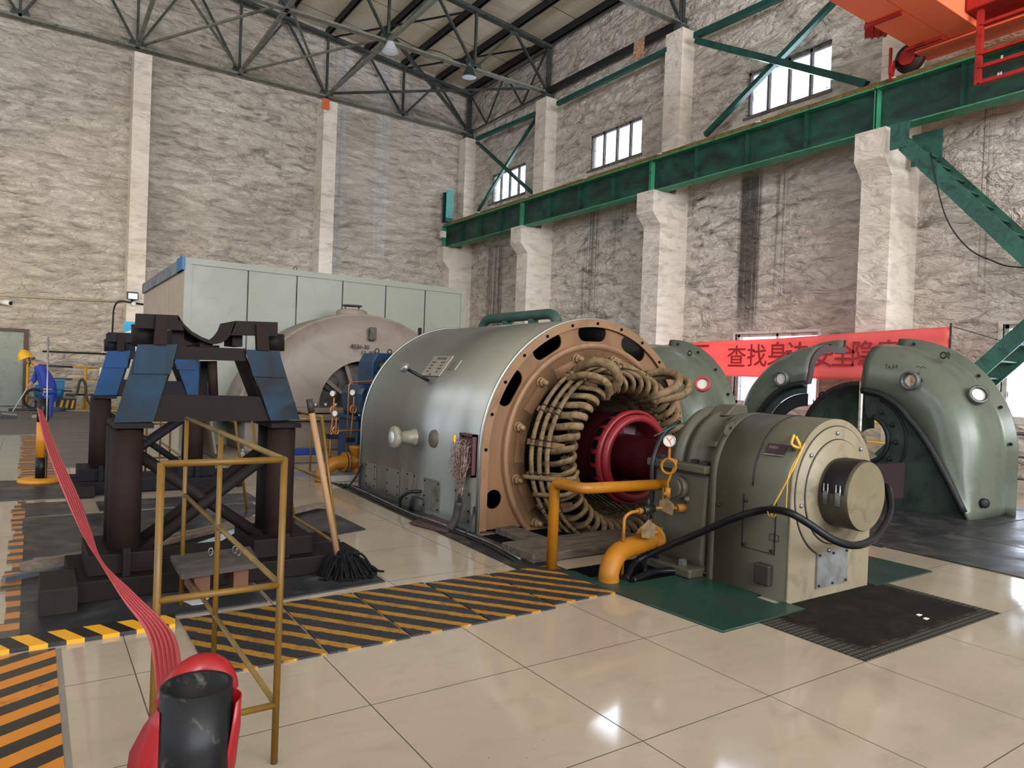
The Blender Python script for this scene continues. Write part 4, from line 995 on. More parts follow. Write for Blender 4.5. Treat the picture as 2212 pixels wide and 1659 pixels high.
def cover(label, xf, ys, dr, ports, R=1.30, zc=.70, rin=.70, D=.88, hub=.27, full=True, group='halves of the generator end covers', lift=True, name='end_cover'):
    """half of a horseshoe-shaped end bell: flange at x = xf, bulging towards -x, split at y = ys, reaching towards dr*y"""
    t = thing(name, label, 'machine cover', group)
    N = 22; S = []
    for i in range(N+1): S.append((PI/2*i/N, None))
    for i in range(1, 7): S.append((PI/2, zc*(1-i/6)))
    th0 = math.radians(58); ia = []
    n_all = len(S)
    def inner(k):
        f = k/(n_all-1)
        if f < .55:
            a = th0*f/.55; return rin*math.sin(a), zc+rin*math.cos(a)
        g = (f-.55)/.45; a, b = (rin*math.sin(th0), zc+rin*math.cos(th0)), (R-.03, 0.0)
        return a[0]+(b[0]-a[0])*g**.8, a[1]+(b[1]-a[1])*g
    def P(x, dy, z): return Vector((x, ys+dr*dy, z))
    prof = [(R+.10, 0), (R+.10, .018), (R, .02), (R, .22), (R, .42)]
    mb = MB(); cols = []
    for k, (a, z) in enumerate(S):
        pts = []
        for r, h in prof: pts.append(P(xf-h, r*math.sin(a), zc+r*math.cos(a) if z is None else z))
        iy, iz = inner(k)
        b0 = Vector((R*math.sin(a), zc+R*math.cos(a) if z is None else z)); b3 = Vector((iy, iz))
        L = (b3-b0); w = L.length; sh = min(.36, w*.85)
        b2 = b0+L.normalized()*sh if w > 1e-4 else b0
        for j in range(1, 8):
            u = j/7*PI/2
            q = b0+(b2-b0)*(1-math.cos(u)); pts.append(P(xf-.42-(D-.46)*math.sin(u), q.x, q.y))
        pts.append(P(xf-D, b3.x, b3.y)); pts.append(P(xf-D+.10, b3.x, b3.y))
        cols.append([mb.bm.verts.new(p) for p in pts])
    for k in range(len(cols)-1):
        for j in range(len(cols[0])-1):
            f = mb.bm.faces.new((cols[k][j], cols[k+1][j], cols[k+1][j+1], cols[k][j+1])); f.smooth = True
    sh = part('shell', mb, M_COVER, t)
    so = sh.modifiers.new('s', 'SOLIDIFY'); so.thickness = .012; so.offset = 0
    cuts = []
    for p, n, gl, m in ports: cuts.append(MB().cyl(p-n*.2, p+n*.2, .078, 28))
    if cuts: cutter(cuts, sh)
    for p, n, gl, m in ports:
        ring = part('porthole', MB().lathe([(.077, -.03), (.077, .03), (.09, .036), (.108, .034), (.112, .02), (.112, -.02)], p, n, 36), m, t)
        if gl: part('porthole_glass', MB().cyl(p-n*.01, p, .077, 28), M_PORTGLASS, ring)
    mb = MB().tube([P(xf-D-.004, *inner(k)) for k in range(n_all-1)], .042, 8, flat=(1, 1)); part('rim_lip', mb, M_LIP, t)
    # split-edge flange
    out = [(xf, zc+R+.10)]+[(xf-.03, zc+R), (xf-.42, zc+R)]+[(xf-.42-(D-.46)*math.sin(j/6*PI/2), zc+R-.36*(1-math.cos(j/6*PI/2))) for j in range(1, 7)]+[(xf-D, zc+rin)]
    inn = [(xf-D+.09, zc+rin)]+[(xf-.38-(D-.51)*math.sin(j/6*PI/2), zc+R-.09-.31*(1-math.cos(j/6*PI/2))) for j in range(6, 0, -1)]+[(xf-.42, zc+R-.09), (xf, zc+R-.09)]
    mb = MB().prism([(x, ys-dr*.03, z) for x, z in out+inn], (0, dr*.035, 0)); part('split_flange', mb, M_BROWN, t)
    if full:
        pl = [inner(k) for k in range(n_all)]+[(.03, 0.0), (.03, zc-.20)]+[(.03+hub*math.sin(a), zc+.10-hub*math.cos(a)) for a in np.linspace(0.1, PI-.1, 16)]+[(.03, zc+.42)]
        Mt = Matrix(((0, 0, 1, xf-D+.05), (dr, 0, 0, ys), (0, 1, 0, 0), (0, 0, 0, 1)))
        bp = part('baffle_plate', MB().plate([pl], .012, Mt), M_COVERD, t)
        for r, w in ((.30, .03), (.52, .016)):
            mb = MB().tube([P(xf-D+.04, .03+r*math.sin(a), zc+.10-r*math.cos(a)) for a in np.linspace(.05, PI-.35, 24)], w, 8); part('baffle_ring', mb, M_LIP, bp)
        for a in (1.0, 1.55, 2.1, 2.6): nut(P(xf-D+.043, .03+.40*math.sin(a), zc+.10-.40*math.cos(a)), (-1, 0, 0), .028, M_LIP, bp, bolt=.03)
    else:
        for r0, r1, dx in ((rin+.0, rin-.13, .04), (rin-.13, rin-.30, .07)):
            lp = arc(0, zc, r0, PI/2, -.35, 30)+arc(0, zc, r1, -.35, PI/2, 30)
            Mt = Matrix(((0, 0, 1, xf-D+dx), (dr, 0, 0, ys), (0, 1, 0, 0), (0, 0, 0, 1)))
            part('baffle_ring', MB().plate([lp], .014, Mt), M_LIP if dx > .05 else M_COVERD, t)
    for k in range(5):
        a = math.radians(8+19*k); p = P(xf-.03, (R+.042)*math.sin(a), zc+(R+.042)*math.cos(a))
        part('flange_bolt', MB().cyl(p, p-Vector((.02, 0, 0)), .02, 10), M_LIP, t)
    if lift:
        a = math.radians(30); p = P(xf-.3, (R+.05)*math.sin(a), zc+(R+.05)*math.cos(a))
        part('eye_bolt', MB().tube([p+Vector((0, math.cos(u), math.sin(u)))*.035 for u in np.linspace(0, 2*PI, 16, endpoint=False)], .009, 6, closed=True), M_LIP, t)
    return t, P
def port(x, y, px, off=0.0, n=(-1, 0, 0), gl=False, m=None):
    return (at(x, y, 'x', px), Vector(n).normalized(), gl, m or M_PORT)
rc, RP = cover('right half of the split grey-green end cover, with scribbles and a black plug', 9.5, 4.88, -1,
      [port(1966, 822, 8.61), port(2113, 853, 8.98, n=(-.62, -.66, .35), gl=True)])
mb = MB(); p = RP(8.93, 1.23, .19); mb.lathe([(0, -.1), (.05, -.1), (.05, .02), (.03, .02), (.03, .06), (.05, .06), (.05, .085), (.035, .085), (.035, .1), (.055, .1), (.055, .13), (.03, .14), (0, .14)], p, (-.55, -.85, 0), 16)
part('plug', mb, M_LIP, rc)
mb = MB().prism([RP(9.0, .80, 1.84), RP(8.93, .86, 1.80), RP(9.05, .90, 1.80)], (-.03, -.03, .07)); part('stub_plate', mb, M_COVER, rc)
Mt = Matrix.Translation(at(1925, 792, 'x', 8.605)) @ MYZ(0)
mb = MB().text('Tx,64', .07, Mt, .0006); p = at(1978, 793, 'x', 8.6)
for k in range(4): mb.bar(p+Vector((0, -.03*k, .01*math.sin(k*2))), p+Vector((0, -.03*k-.03, .012*math.cos(k*3))), .006, .006)
part('scribble', mb, M_CORD, rc)
cover('left half of the split grey-green end cover with one glazed porthole, facing its other half', 9.5, 5.67, 1,
      [port(1688, 818, 8.605, gl=True)], rin=.76, full=False)
M_PORTR = paint('porthole_ring_red', '9c3a3c', .45, 0, .2, 8)
cover('end cover half with a red-rimmed porthole, standing behind the open generator', 8.6, 8.11, -1, [port(1518, 830, 7.83, n=(-.8, -.5, .3), gl=True, m=M_PORTR)])
t = thing('inner_shield', 'small dark curved inner shield half behind the gap between the two cover halves', 'machine cover')
ys, zc, R, xf = 5.98, .55, .93, 10.5
mb = MB(); n = 20
A = [(R*math.sin(PI/2*i/n), zc+R*math.cos(PI/2*i/n)) for i in range(n+1)]+[(R, 0)]
cols = []
for dy, z in A:
    s = [Vector((xf, ys+dy, z)), Vector((xf+.25, ys+dy*.98, zc+(z-zc)*.98)), Vector((xf+.42, ys+dy*.8, zc+(z-zc)*.8 if z > zc else z)), Vector((xf+.46, ys+dy*.28, zc+(z-zc)*.28 if z > zc else z))]
    cols.append([mb.bm.verts.new(p) for p in s])
for k in range(len(cols)-1):
    for j in range(3): mb.bm.faces.new((cols[k][j], cols[k+1][j], cols[k+1][j+1], cols[k][j+1])).smooth = True
sh = part('shell', mb, M_COVERD, t); so = sh.modifiers.new('s', 'SOLIDIFY'); so.thickness = .012
mb = MB()
B = [(R+.07)/R]
mb.prism([(xf-.01, ys+a, b) for a, b in A]+[(xf-.01, ys+R+.06, 0)]+[(xf-.01, ys+(R+.06)*math.sin(PI/2*i/n), zc+(R+.06)*math.cos(PI/2*i/n)) for i in range(n, -1, -1)], (.012, 0, 0)); part('flange', mb, M_BROWN, t)
part('white_edge', MB().box(xf-.012, xf+.46, ys-.03, ys-.012, .0, zc+R-.02) if False else MB().box(xf-.02, xf+.03, ys-.035, ys-.002, .55, zc+R+.05), M_WHITEP, t, 'white painted split edge')
part('eye_bolt', MB().tube([Vector((xf, ys+.62+math.cos(u)*.05, zc+R*.80+math.sin(u)*.05)) for u in np.linspace(0, 2*PI, 16, endpoint=False)], .014, 6, closed=True), M_LIP, t)
# rubber mats under the covers
M_MAT = paint('rubber_mat', '26282a', .42, 0, .3, 2.2, dirt='4a4744', damt=.45, dscale=2.5, rvar=.2, bump=.1, bscale=40)
def mat(poly, label, z=.001, th=.008, m=None, group='black rubber floor mats'):
    return solo('rubber_mat', MB().prism([(a, b, z) for a, b in poly], (0, 0, th)), m or M_MAT, label, 'mat', group)
a, b = at(1880, 1180, 'z', 0), at(2212, 1297, 'z', 0)
mat([(6.35, 3.35), (7.6, 3.35), (7.6, 6.3), (6.35, 6.3)], 'black rubber mat before the split covers, its front corner nearest the exciter')
mat([(7.62, 1.0), (9.9, 1.0), (9.9, 3.33), (7.62, 3.33)], 'black rubber mat under the near end of the right cover half')
mat([(6.38, .6), (7.6, .6), (7.6, 3.33), (6.38, 3.33)], 'glossy black rubber mat at the right edge of the photo by the tiles')
mat([(7.62, 3.35), (10.2, 3.35), (10.2, 9.6), (7.62, 9.6)], 'large black rubber mat on which the end cover halves stand')
# ------------------------------------------------------------------ red banner along the railing
def banner_mat(name, c, tr):
    t = NT(name); b = t.b; b.inputs['Base Color'].default_value = lin(c); b.inputs['Roughness'].default_value = .6
    tl = t.new('ShaderNodeBsdfTranslucent'); tl.inputs[0].default_value = lin(c)
    tp = t.new('ShaderNodeBsdfTransparent'); tp.inputs[0].default_value = lin('ff8a80')
    m1 = t.new('ShaderNodeMixShader'); m1.inputs[0].default_value = .5; t.link(b.outputs[0], m1.inputs[1]); t.link(tl.outputs[0], m1.inputs[2])
    m2 = t.new('ShaderNodeMixShader'); m2.inputs[0].default_value = tr; t.link(m1.outputs[0], m2.inputs[1]); t.link(tp.outputs[0], m2.inputs[2])
    t.link(m2.outputs[0], t.out.inputs['Surface']); return t.m
M_BAN = banner_mat('banner_cloth', 'f58e8a', .25); M_BANT = banner_mat('banner_letters', 'b04a4c', .12)
t = thing('banner', 'long red cloth banner with dark Chinese lettering stretched before the right wall', 'banner')
BXP = 12.9
def ban(u, v):
    y = 12.4+(5.82-12.4)*u; top = 2.33+.2*u+.012*math.sin(9*u); bot = 1.64+.1*max(0, (u-.72)/.28)**2*1.5-.05*math.sin(PI*u)
    return Vector((BXP+.02*math.sin(14*u+2*v)+.012*math.sin(40*u-6*v)+.015*math.sin(v*17+u*3), y, bot+(top-bot)*v))
mb = MB(); G = [[mb.bm.verts.new(ban(i/80, j/14)) for j in range(15)] for i in range(81)]
for i in range(80):
    for j in range(14): mb.bm.faces.new((G[i][j], G[i+1][j], G[i+1][j+1], G[i][j+1])).smooth = True
so = part('cloth', mb, M_BAN, t).modifiers.new('s', 'SOLIDIFY'); so.thickness = .002
for x, y, ch in ((1517, 752, '一'), (1594, 774, '查'), (1638, 772, '找'), (1683, 768, '身'), (1726, 768, '边'), (1778, 772, '安'), (1824, 770, '全'), (1868, 768, '隐'), (1922, 768, '患')):
    p = at(x, y, 'x', BXP); Mt = Matrix.Translation((BXP-.055, p.y, p.z)) @ MYZ(0)
    part('character', MB().text(ch, .52, Mt, .002, bold=.004), M_BANT, t)
part('end_pole', MB().cyl((BXP, 5.80, .82), (BXP, 5.80, 2.6), .018, 8), M_BROWN, t)
part('tie_string', MB().tube([(BXP, 5.80, 2.55), (13.4, 4.9, 2.2), (13.9, 3.9, 1.75)], .006, 5), M_CABLE, t)
# ------------------------------------------------------------------ striped railing along the right wall
M_YB = None
def stripe_mat(name, ax, period, c1='c8921f', c2='191919', rough=.45, slant=0.0, off=0.0, worn=False):
    t = NT(name); p = t.pos(); sx = t.new('ShaderNodeSeparateXYZ'); t.link(p, sx.inputs[0])
    v = sx.outputs['XYZ'.index(ax)]
    if slant: v = t.math('ADD', v, t.math('MULTIPLY', sx.outputs[1 if ax == 'X' else 0], slant))
    v = t.math('ADD', v, 100*period+off)
    fr = t.math('FRACT', t.math('DIVIDE', v, period))
    if worn: fr = t.math('ADD', fr, t.math('MULTIPLY', t.math('SUBTRACT', t.noise(p, 9, 5, .7), .5), .10))
    k = t.val(fr, .49, .51, 0, 1)
    c = t.mix(k, lin(c1), lin(c2))
    c = t.mix(t.val(t.noise(p, 6, 8, .7), .58, .72, 0, .7 if worn else .35), c, lin('2a2419'))
    t.set(Base_Color=c, Roughness=rough)
    return t.m
M_YBY = stripe_mat('rail_stripes_along_wall', 'Y', 1.3); M_YBX = stripe_mat('rail_stripes_along_end', 'X', 1.5, off=.55)
t = thing('railing', 'yellow and black striped railing along the right wall', 'railing')
for z in (.82, .46, .12): part('rail', MB().tube([(12.72, 1.5, z), (12.72, 22, z)], .03 if z > .7 else .02, 10), M_YBY, t)
for y in (2.0, 4.2, 6.4, 8.6, 10.8, 13, 15.2, 17.4, 19.6, 21.8): part('post', MB().cyl((12.72, y, 0), (12.72, y, .82), .028, 10), paint('rail_yellow', 'bf8d22', .5, 0, .15, 3), t)
# ------------------------------------------------------------------ steel stair to the crane track
M_STAIR = paint('stair_green', '2f5a4c', .5, 0, .25, 2.5, dirt='1c2a25', damt=.5)
t = thing('steel_stair', 'green steel stair descending from the crane girder along the right wall', 'stair')
def flight(ya, za, yb, zb, n):
    for x in (13.05, 13.85): part('stringer', MB().bar((x, ya, za), (x, yb, zb), .03, .26, up=(0, 0, 1)), M_STAIR, t)
    for k in range(n):
        f = (k+.5)/n; y, z = ya+(yb-ya)*f, za+(zb-za)*f
        part('tread', MB().box(13.07, 13.83, y-.11, y+.11, z-.012, z+.012), M_STAIR, t)
flight(6.80, 5.92, 4.35, 3.12, 10); flight(4.3, 2.95, 7.0, .14, 10)
part('landing', MB().box(13.0, 14.0, 3.1, 4.3, 2.98, 3.04), M_STAIR, t)
part('head_plate', MB().box(13.02, 13.06, 6.72, 7.05, 5.86, 6.32), M_STAIR, t)
part('head_plate', MB().box(13.8, 13.84, 6.5, 7.05, 5.7, 6.3), M_STAIR, t)
part('landing_post', MB().box(13.0, 13.08, 3.2, 3.28, 0, 2.98), M_STAIR, t); part('landing_post', MB().box(13.9, 13.98, 3.2, 3.28, 0, 2.98), M_STAIR, t)
pts = [tuple(at(2010, 330, 'x', 12.98)), tuple(at(2040, 460, 'x', 13.1)), tuple(at(2085, 530, 'x', 13.2)), tuple(at(2140, 562, 'x', 13.3)), tuple(at(2212, 578, 'x', 13.4)), (13.6, 3.5, 3.4)]
solo('cable', MB().tube(smooth_path(pts, 8), .012, 6), M_CABLE, 'slack black cable hanging below the green stair', 'cable')
# ================================================================== turbine hood, gearbox, white enclosure behind
M_HOOD = paint('hood_grey', '766b60', .5, 0, .1, 1.2, dirt='5c4e43', damt=.3, dscale=1.5)
M_HOODD = paint('hood_dark', '4d4842', .6, 0, .25, 3, dirt='2a2623', damt=.5)
tb = thing('turbine_hood', 'large domed grey turbine hood with an arched opening and chalked numbers', 'turbine hood')
HX, HZ, HR, HY = 4.57, .30, 2.04, 11.2
n = 48
def harc(r, y, z0=.55):
    a0 = math.asin(min(.98, (z0-HZ)/r)); return [(HX-r*math.cos(a0+(PI-2*a0)*i/n), y, HZ+r*math.sin(a0+(PI-2*a0)*i/n)) for i in range(n+1)]
rings = [harc(HR+.0, 12.19), harc(HR+.02, 11.24), harc(HR+.015, 11.205), harc(HR-.01, 11.20), harc(HR-.03, 11.215), harc(HR-.3, 11.19)]
ib = [(HX-.76*math.cos(a), 11.12, .81+.76*math.sin(a)) for a in np.linspace(-.34, PI+.34, n+1)]
ib2 = [(x, 11.5, z) for x, y, z in ib]
mb = MB(); V = [[mb.bm.verts.new(p) for p in r] for r in rings+[ib]]
for a, b in zip(V[:-1], V[1:]):
    for k in range(n): mb.bm.faces.new((a[k], a[k+1], b[k+1], b[k])).smooth = True
part('hood_shell', mb, M_HOOD, tb)
mb = MB(); V = [[mb.bm.verts.new(p) for p in r] for r in (ib, ib2)]
for k in range(n): mb.bm.faces.new((V[0][k], V[0][k+1], V[1][k+1], V[1][k])).smooth = True
part('opening_rim', mb, M_HOODD, tb)
inn = thing('turbine_shaft_housing', 'dark ribbed shaft housing inside the arched opening of the turbine hood', 'housing')
part('bulkhead', MB().plate([[(x, z) for x, y, z in ib]], .02, MXZ(11.52)), M_HOODD, inn)
part('inspection_flange', MB().lathe([(0, .03), (.12, .03), (.14, .0), (.14, -.02)], (4.12, 11.46, 1.18), (0, -1, 0), 28), M_HOODD, inn)
for a in (2.5, 1.9): part('rib', MB().bar((HX+.2*math.cos(a), 11.42, .81+.2*math.sin(a)), (HX+.74*math.cos(a), 11.42, .81+.74*math.sin(a)), .06, .12, up=(0, 1, 0)), M_HOOD, inn)
mb = MB().lathe([(.36, 0), (.36, .5)], (HX, 11.5, .81), (0, -1, 0), 32); part('seal_housing', mb, M_HOODD, inn)
part('joint_flange', MB().box(2.45, 6.3, 10.85, 12.19, .60, .70), M_HOOD, tb, bev=.01); part('joint_flange', MB().box(2.45, 6.3, 10.85, 12.19, .72, .80), M_HOOD, tb, bev=.01)
for k in range(9):
    x = 2.7+.16*k+(.2 if k > 4 else 0); part('flange_stud', MB().cyl((x, 10.93, .801), (x, 10.93, .88), .035, 6), M_STEEL, tb)
part('lower_casing', MB().box(2.65, 6.25, 11.0, 12.19, .12, .60), M_HOOD, tb, bev=.02); part('foot_slab', MB().box(2.3, 6.3, 10.4, 12.19, .0, .12), M_HOOD, tb, bev=.02)
for x in (2.55, 3.4): part('foot_bolt', MB().lathe([(0, 0), (.055, 0), (.055, .05), (.03, .06), (.03, .09), (0, .09)], (x, 10.65, .121), (0, 0, 1), 6, smooth=False), M_STEEL, tb)
for x in (1.98, 2.22):
    mb = MB().prism([(x, 10.9, .12), (x, 12.1, .12), (x, 12.1, 1.0), (x, 11.7, 1.0)], (.03, 0, 0)); part('side_rib', mb, M_HOOD, tb)
t2 = part('top_manhole', MB().lathe([(0, .08), (.2, .08), (.2, .06), (.24, .06), (.26, .03), (.26, -.08)], (4.46, 11.5, HZ+HR+.02), (0, 0, 1), 36), M_HOOD, tb)
for s in (-.12, .12): part('manhole_post', MB().cyl((4.46+s, 11.5, HZ+HR+.1), (4.46+s, 11.5, HZ+HR+.16), .015, 8), M_HOODD, t2)
part('manhole_cover', MB().lathe([(0, .175), (.16, .175), (.17, .165), (.17, .155), (0, .15)], (4.46, 11.5, HZ+HR+.0), (0, 0, 1), 32), M_HOODD, t2)
part('hand_lug', MB().box(4.62, 4.74, 11.06, 11.15, 1.92, 2.14), M_HOODD, tb, bev=.02)
mb = MB(); 
for s, x, z in (('4036-30', 4.46, 1.80), ('13  03', 4.6, 1.70)): mb.text(s, .10, Matrix.Translation((x, 11.085, z)) @ MXZ(0) @ Matrix.Rotation(-.12, 4, 'X'), .004)
part('chalk_numbers', mb, M_CORD, tb)
part('black_post', MB().cyl((5.05, 10.1, 1.7), (5.05, 10.1, 2.12), .03, 10), M_CABLE, thing('vent_post', 'short black post standing up behind the blue gearbox', 'post'))
# blue gearbox
M_BLUE = paint('gearbox_blue', '16304a', .4, 0, .15, 2, dirt='0f1b26', damt=.4)
gb = thing('gearbox', 'dark blue gearbox between the silver generator and the turbine hood', 'gearbox')
part('upper_case', MB().prism([(3.62, 8.92, .80), (3.59, 8.92, 1.10), (3.64, 8.92, 1.22), (5.7, 8.92, 1.22), (5.75, 8.92, .80)], (0, .66, 0)), M_BLUE, gb, bev=.05)
part('split_flange', MB().box(3.53, 5.85, 8.84, 9.64, .75, .80), M_BLUE, gb, bev=.008)
part('lower_case', MB().box(3.58, 5.8, 8.90, 9.6, 0, .75), M_BLUE, gb, bev=.02)
for k in range(6): part('flange_bolt', MB().cyl((3.60+.13*k, 8.88, .801), (3.60+.13*k, 8.88, .83), .02, 6), M_STEEL, gb)
part('bearing_turret', MB().prism([(3.80, 8.98, 1.22), (3.80, 8.98, 1.53), (3.87, 8.98, 1.66), (5.2, 8.98, 1.66), (5.3, 8.98, 1.22)], (0, .5, 0)), M_BLUE, gb, bev=.012)
part('sight_cap', MB().lathe([(0, .05), (.06, .05), (.075, .03), (.075, 0)], (3.95, 8.979, 1.48), (0, -1, 0), 20), M_CABLE, gb)
part('type_plate', MB().box(3.84, 3.92, 8.966, 8.979, 1.27, 1.36), M_STEEL, gb)
for x in (3.93, 4.12): part('eye_bolt', MB().tube([(x+.03*math.cos(u), 9.15, 1.69+.03*math.sin(u)) for u in np.linspace(0, 2*PI, 14, endpoint=False)], .008, 6, closed=True), M_CABLE, gb)
# copper pipes, gauges and the yellow valve in front of it
M_COPPER = paint('copper_pipe', '9a6a3c', .4, .6, .2, 6)
def gauge(x, y, Y, label, tail):
    t = thing('pressure_gauge', label, 'gauge', 'small gauges by the blue gearbox'); p = at(x, y, 'y', Y); n_ = Vector((-.8, -.6, 0)).normalized()
    part('case', MB().lathe([(0, 0), (.036, 0), (.04, .01), (.04, .045), (.036, .045)], p, n_, 24), M_STEEL, t); part('dial', MB().lathe([(0, .042), (.036, .042)], p, n_, 24), paint('dial_white', 'c4beb0', .4), t)
    lp = [p+Vector((0, 0, -.05)), p+Vector((0, 0, -.16))]+[p+Vector((.04*math.sin(u), .01*u/6, -.22+.05*math.cos(u))) for u in np.linspace(0, 2*PI, 10)]+[p+Vector((0, .02, -.3)), p+Vector((-.02, .02, -tail))]
    part('siphon_tube', MB().tube(smooth_path(lp, 3), .011, 8), M_COPPER, t); part('cock', MB().box(p.x-.09, p.x+.03, p.y-.02, p.y+.02, p.z-tail-.03, p.z-tail+.03), M_CABLE, t)
gauge(722, 850, 8.84, 'small gauge on a copper tube left of the blue gearbox, the upper of two', .55)
gauge(765, 848, 8.80, 'small gauge on a copper tube in front of the blue gearbox', .62)
gauge(727, 893, 8.78, 'small gauge on a copper tube left of the blue gearbox, the lower of two', .30)
solo('copper_pipe', MB().tube(bend([(3.42, 8.83, .3), (3.42, 8.83, 1.25), (3.8, 8.83, 1.28), (4.3, 8.83, 1.24)], .06), .012, 8), M_COPPER, 'thin copper pipe bent over the top of the blue gearbox', 'pipe')
a = at(703, 965, 'y', 9.0)
solo('copper_pipe', MB().tube(bend([(a.x, 8.82, .02), (a.x, 8.82, .60), (a.x+.12, 8.82, .62), (4.2, 8.82, .62)], .06), .013, 8), M_COPPER, 'copper pipe running low across the blue gearbox from the yellow valve', 'pipe')
a = at(672, 950, 'y', 9.6)
solo('copper_pipe', MB().tube(bend([(a.x-.22, 9.6, .72), (a.x, 9.6, .72), (a.x, 9.6, .0)], .05), .013, 8), M_COPPER, 'short copper pipe standing by the wooden pole', 'pipe')
vy = thing('yellow_valve', 'yellow flanged oil valve lying between gearbox and turbine hood', 'valve')
a, b = at(690, 985, 'y', 9.05), at(775, 987, 'y', 9.05)
part('elbow', MB().tube(smooth_path([(a.x-.10, 8.66, 0), (a.x-.08, 8.66, .12), (a.x+.05, 8.65, .22), (a.x+.18, 8.64, .24)], 8), .085, 18), M_YEL, vy)
part('pipe_body', MB().cyl((a.x+.16, 8.64, .24), (a.x+.75, 8.64, .24), .085, 20), M_YEL, vy)
for k in (.17, .21, .50, .54): part('flange', MB().cyl((a.x+k, 8.64, .24), (a.x+k+.025, 8.64, .24), .125, 24), M_YELD, vy)
part('bonnet', MB().lathe([(.07, 0), (.08, .1), (.11, .17), (.11, .2), (0, .2)], (a.x+.36, 8.64, .24), (0, 0, 1), 24), M_YEL, vy)
part('drain', MB().cyl((a.x+.36, 8.64, .02), (a.x+.36, 8.64, .2), .06, 16), M_YEL, vy)
a = at(655, 973, 'y', 10.5)
solo('tool_case', MB().box(a.x-.2, a.x+.2, 10.42, 10.6, .121, .21), paint('case_blue', '1c3f8a', .4, 0, .1), 'small blue tool case lying on the turbine foot', 'case', bev=.012)
a, b = at(668, 1033, 'z', 0), at(785, 1038, 'z', 0)
solo('white_board', MB().prism([(3.0, 8.78, .003), (3.0, 8.55, .003), (4.1, 8.5, .003), (4.1, 8.78, .003)], (0, 0, .075)), paint('board_pale', '8e8a82', .7, 0, .2, 4, dirt='55504a', damt=.3), 'pale grey board lying on the floor behind the generator', 'board', bev=.006)
# white enclosure
M_PANEL = paint('panel_white_green', '7c7f73', .4, 0, .05, 1.2, dirt='6c6f63', damt=.15)
M_PANELW = paint('panel_cream', 'a69a84', .5, 0, .08, 1.2, dirt='8a8070', damt=.3)
en = thing('panel_enclosure', 'pale panelled noise enclosure behind the turbine hood', 'enclosure')
EY, EX0, EX1 = 12.2, 1.97, 7.05; k_ = EY/11.0; EZT = 1.413+(2.84-1.413)*k_
xs = [EX0]+[v*k_ for v in (2.628, 3.357, 4.096, 4.844, 5.577)]+[EX1]
for i in range(6): part('front_panel', MB().box(xs[i]+.012, xs[i+1]-.012, EY, EY+.05, 0, EZT), M_PANEL, en)
for x in xs[1:-1]: part('joint_strip', MB().box(x-.011, x+.011, EY+.012, EY+.05, 0, EZT), M_CABLE, en)
part('top_rail', MB().box(EX0-.02, EX1+.02, EY-.02, EY+.08, EZT, EZT+.1), M_PANEL, en)
part('corner_post', MB().box(EX0-.03, EX0+.08, EY-.015, EY-.001, 0, EZT), M_PANEL, en)
part('corner_post', MB().box(EX1-.08, EX1+.03, EY-.015, EY-.001, 0, EZT), M_PANEL, en)
ys_ = np.linspace(EY+.06, 17.2, 11)
for i in range(10): part('side_panel', MB().box(EX0-.02, EX0+.03, ys_[i]+.006, ys_[i+1]-.006, 0, EZT-.02), M_PANELW, en)
part('side_fascia', MB().box(EX0-.06, EX0-.03, EY-.02, 17.2, EZT-.1, EZT+.1), paint('fascia_patched', '7f7a72', .6, 0, .45, 6, dirt='3f566b', damt=.7, dscale=2.2), en, 'patchy blue and rusty fascia strip')
part('blue_corner', MB().box(EX0-.07, EX0-.021, EY-.03, EY+.5, EZT-.10, EZT+.115), paint('fascia_blue', '2f5f8a', .5, 0, .15), en)
part('roof', MB().box(EX0, EX1, EY+.08, 17.2, EZT+.02, EZT+.06), M_PANEL, en)
part('far_side', MB().box(EX1-.03, EX1+.02, EY+.06, 17.2, 0, EZT), M_PANEL, en)
part('roof_hook', MB().tube([(3.7+.03*math.cos(u), EY+.05, EZT+.13+.03*math.sin(u)) for u in np.linspace(0, 2*PI, 12, endpoint=False)], .006, 6, closed=True), M_CABLE, en)
# green pipe bridge behind the generator
M_GPIPE = paint('pipe_dark_green', '2c4b42', .45, 0, .15, 2.5, dirt='514f4a', damt=.35)
t = thing('green_pipe', 'thick dark green pipe bridge behind the silver generator', 'pipe')
pts = bend([(6.6, 10.75, 0), (6.6, 10.75, 2.40), (6.6, 8.55, 2.40), (6.6, 8.55, 0)], .28, 8)
part('pipe', MB().tube(pts, .082, 18), M_GPIPE, t)
for y in (9.95, 9.2): part('support_post', MB().box(6.54, 6.66, y-.06, y+.06, 0, 2.34), M_GPIPE, t)
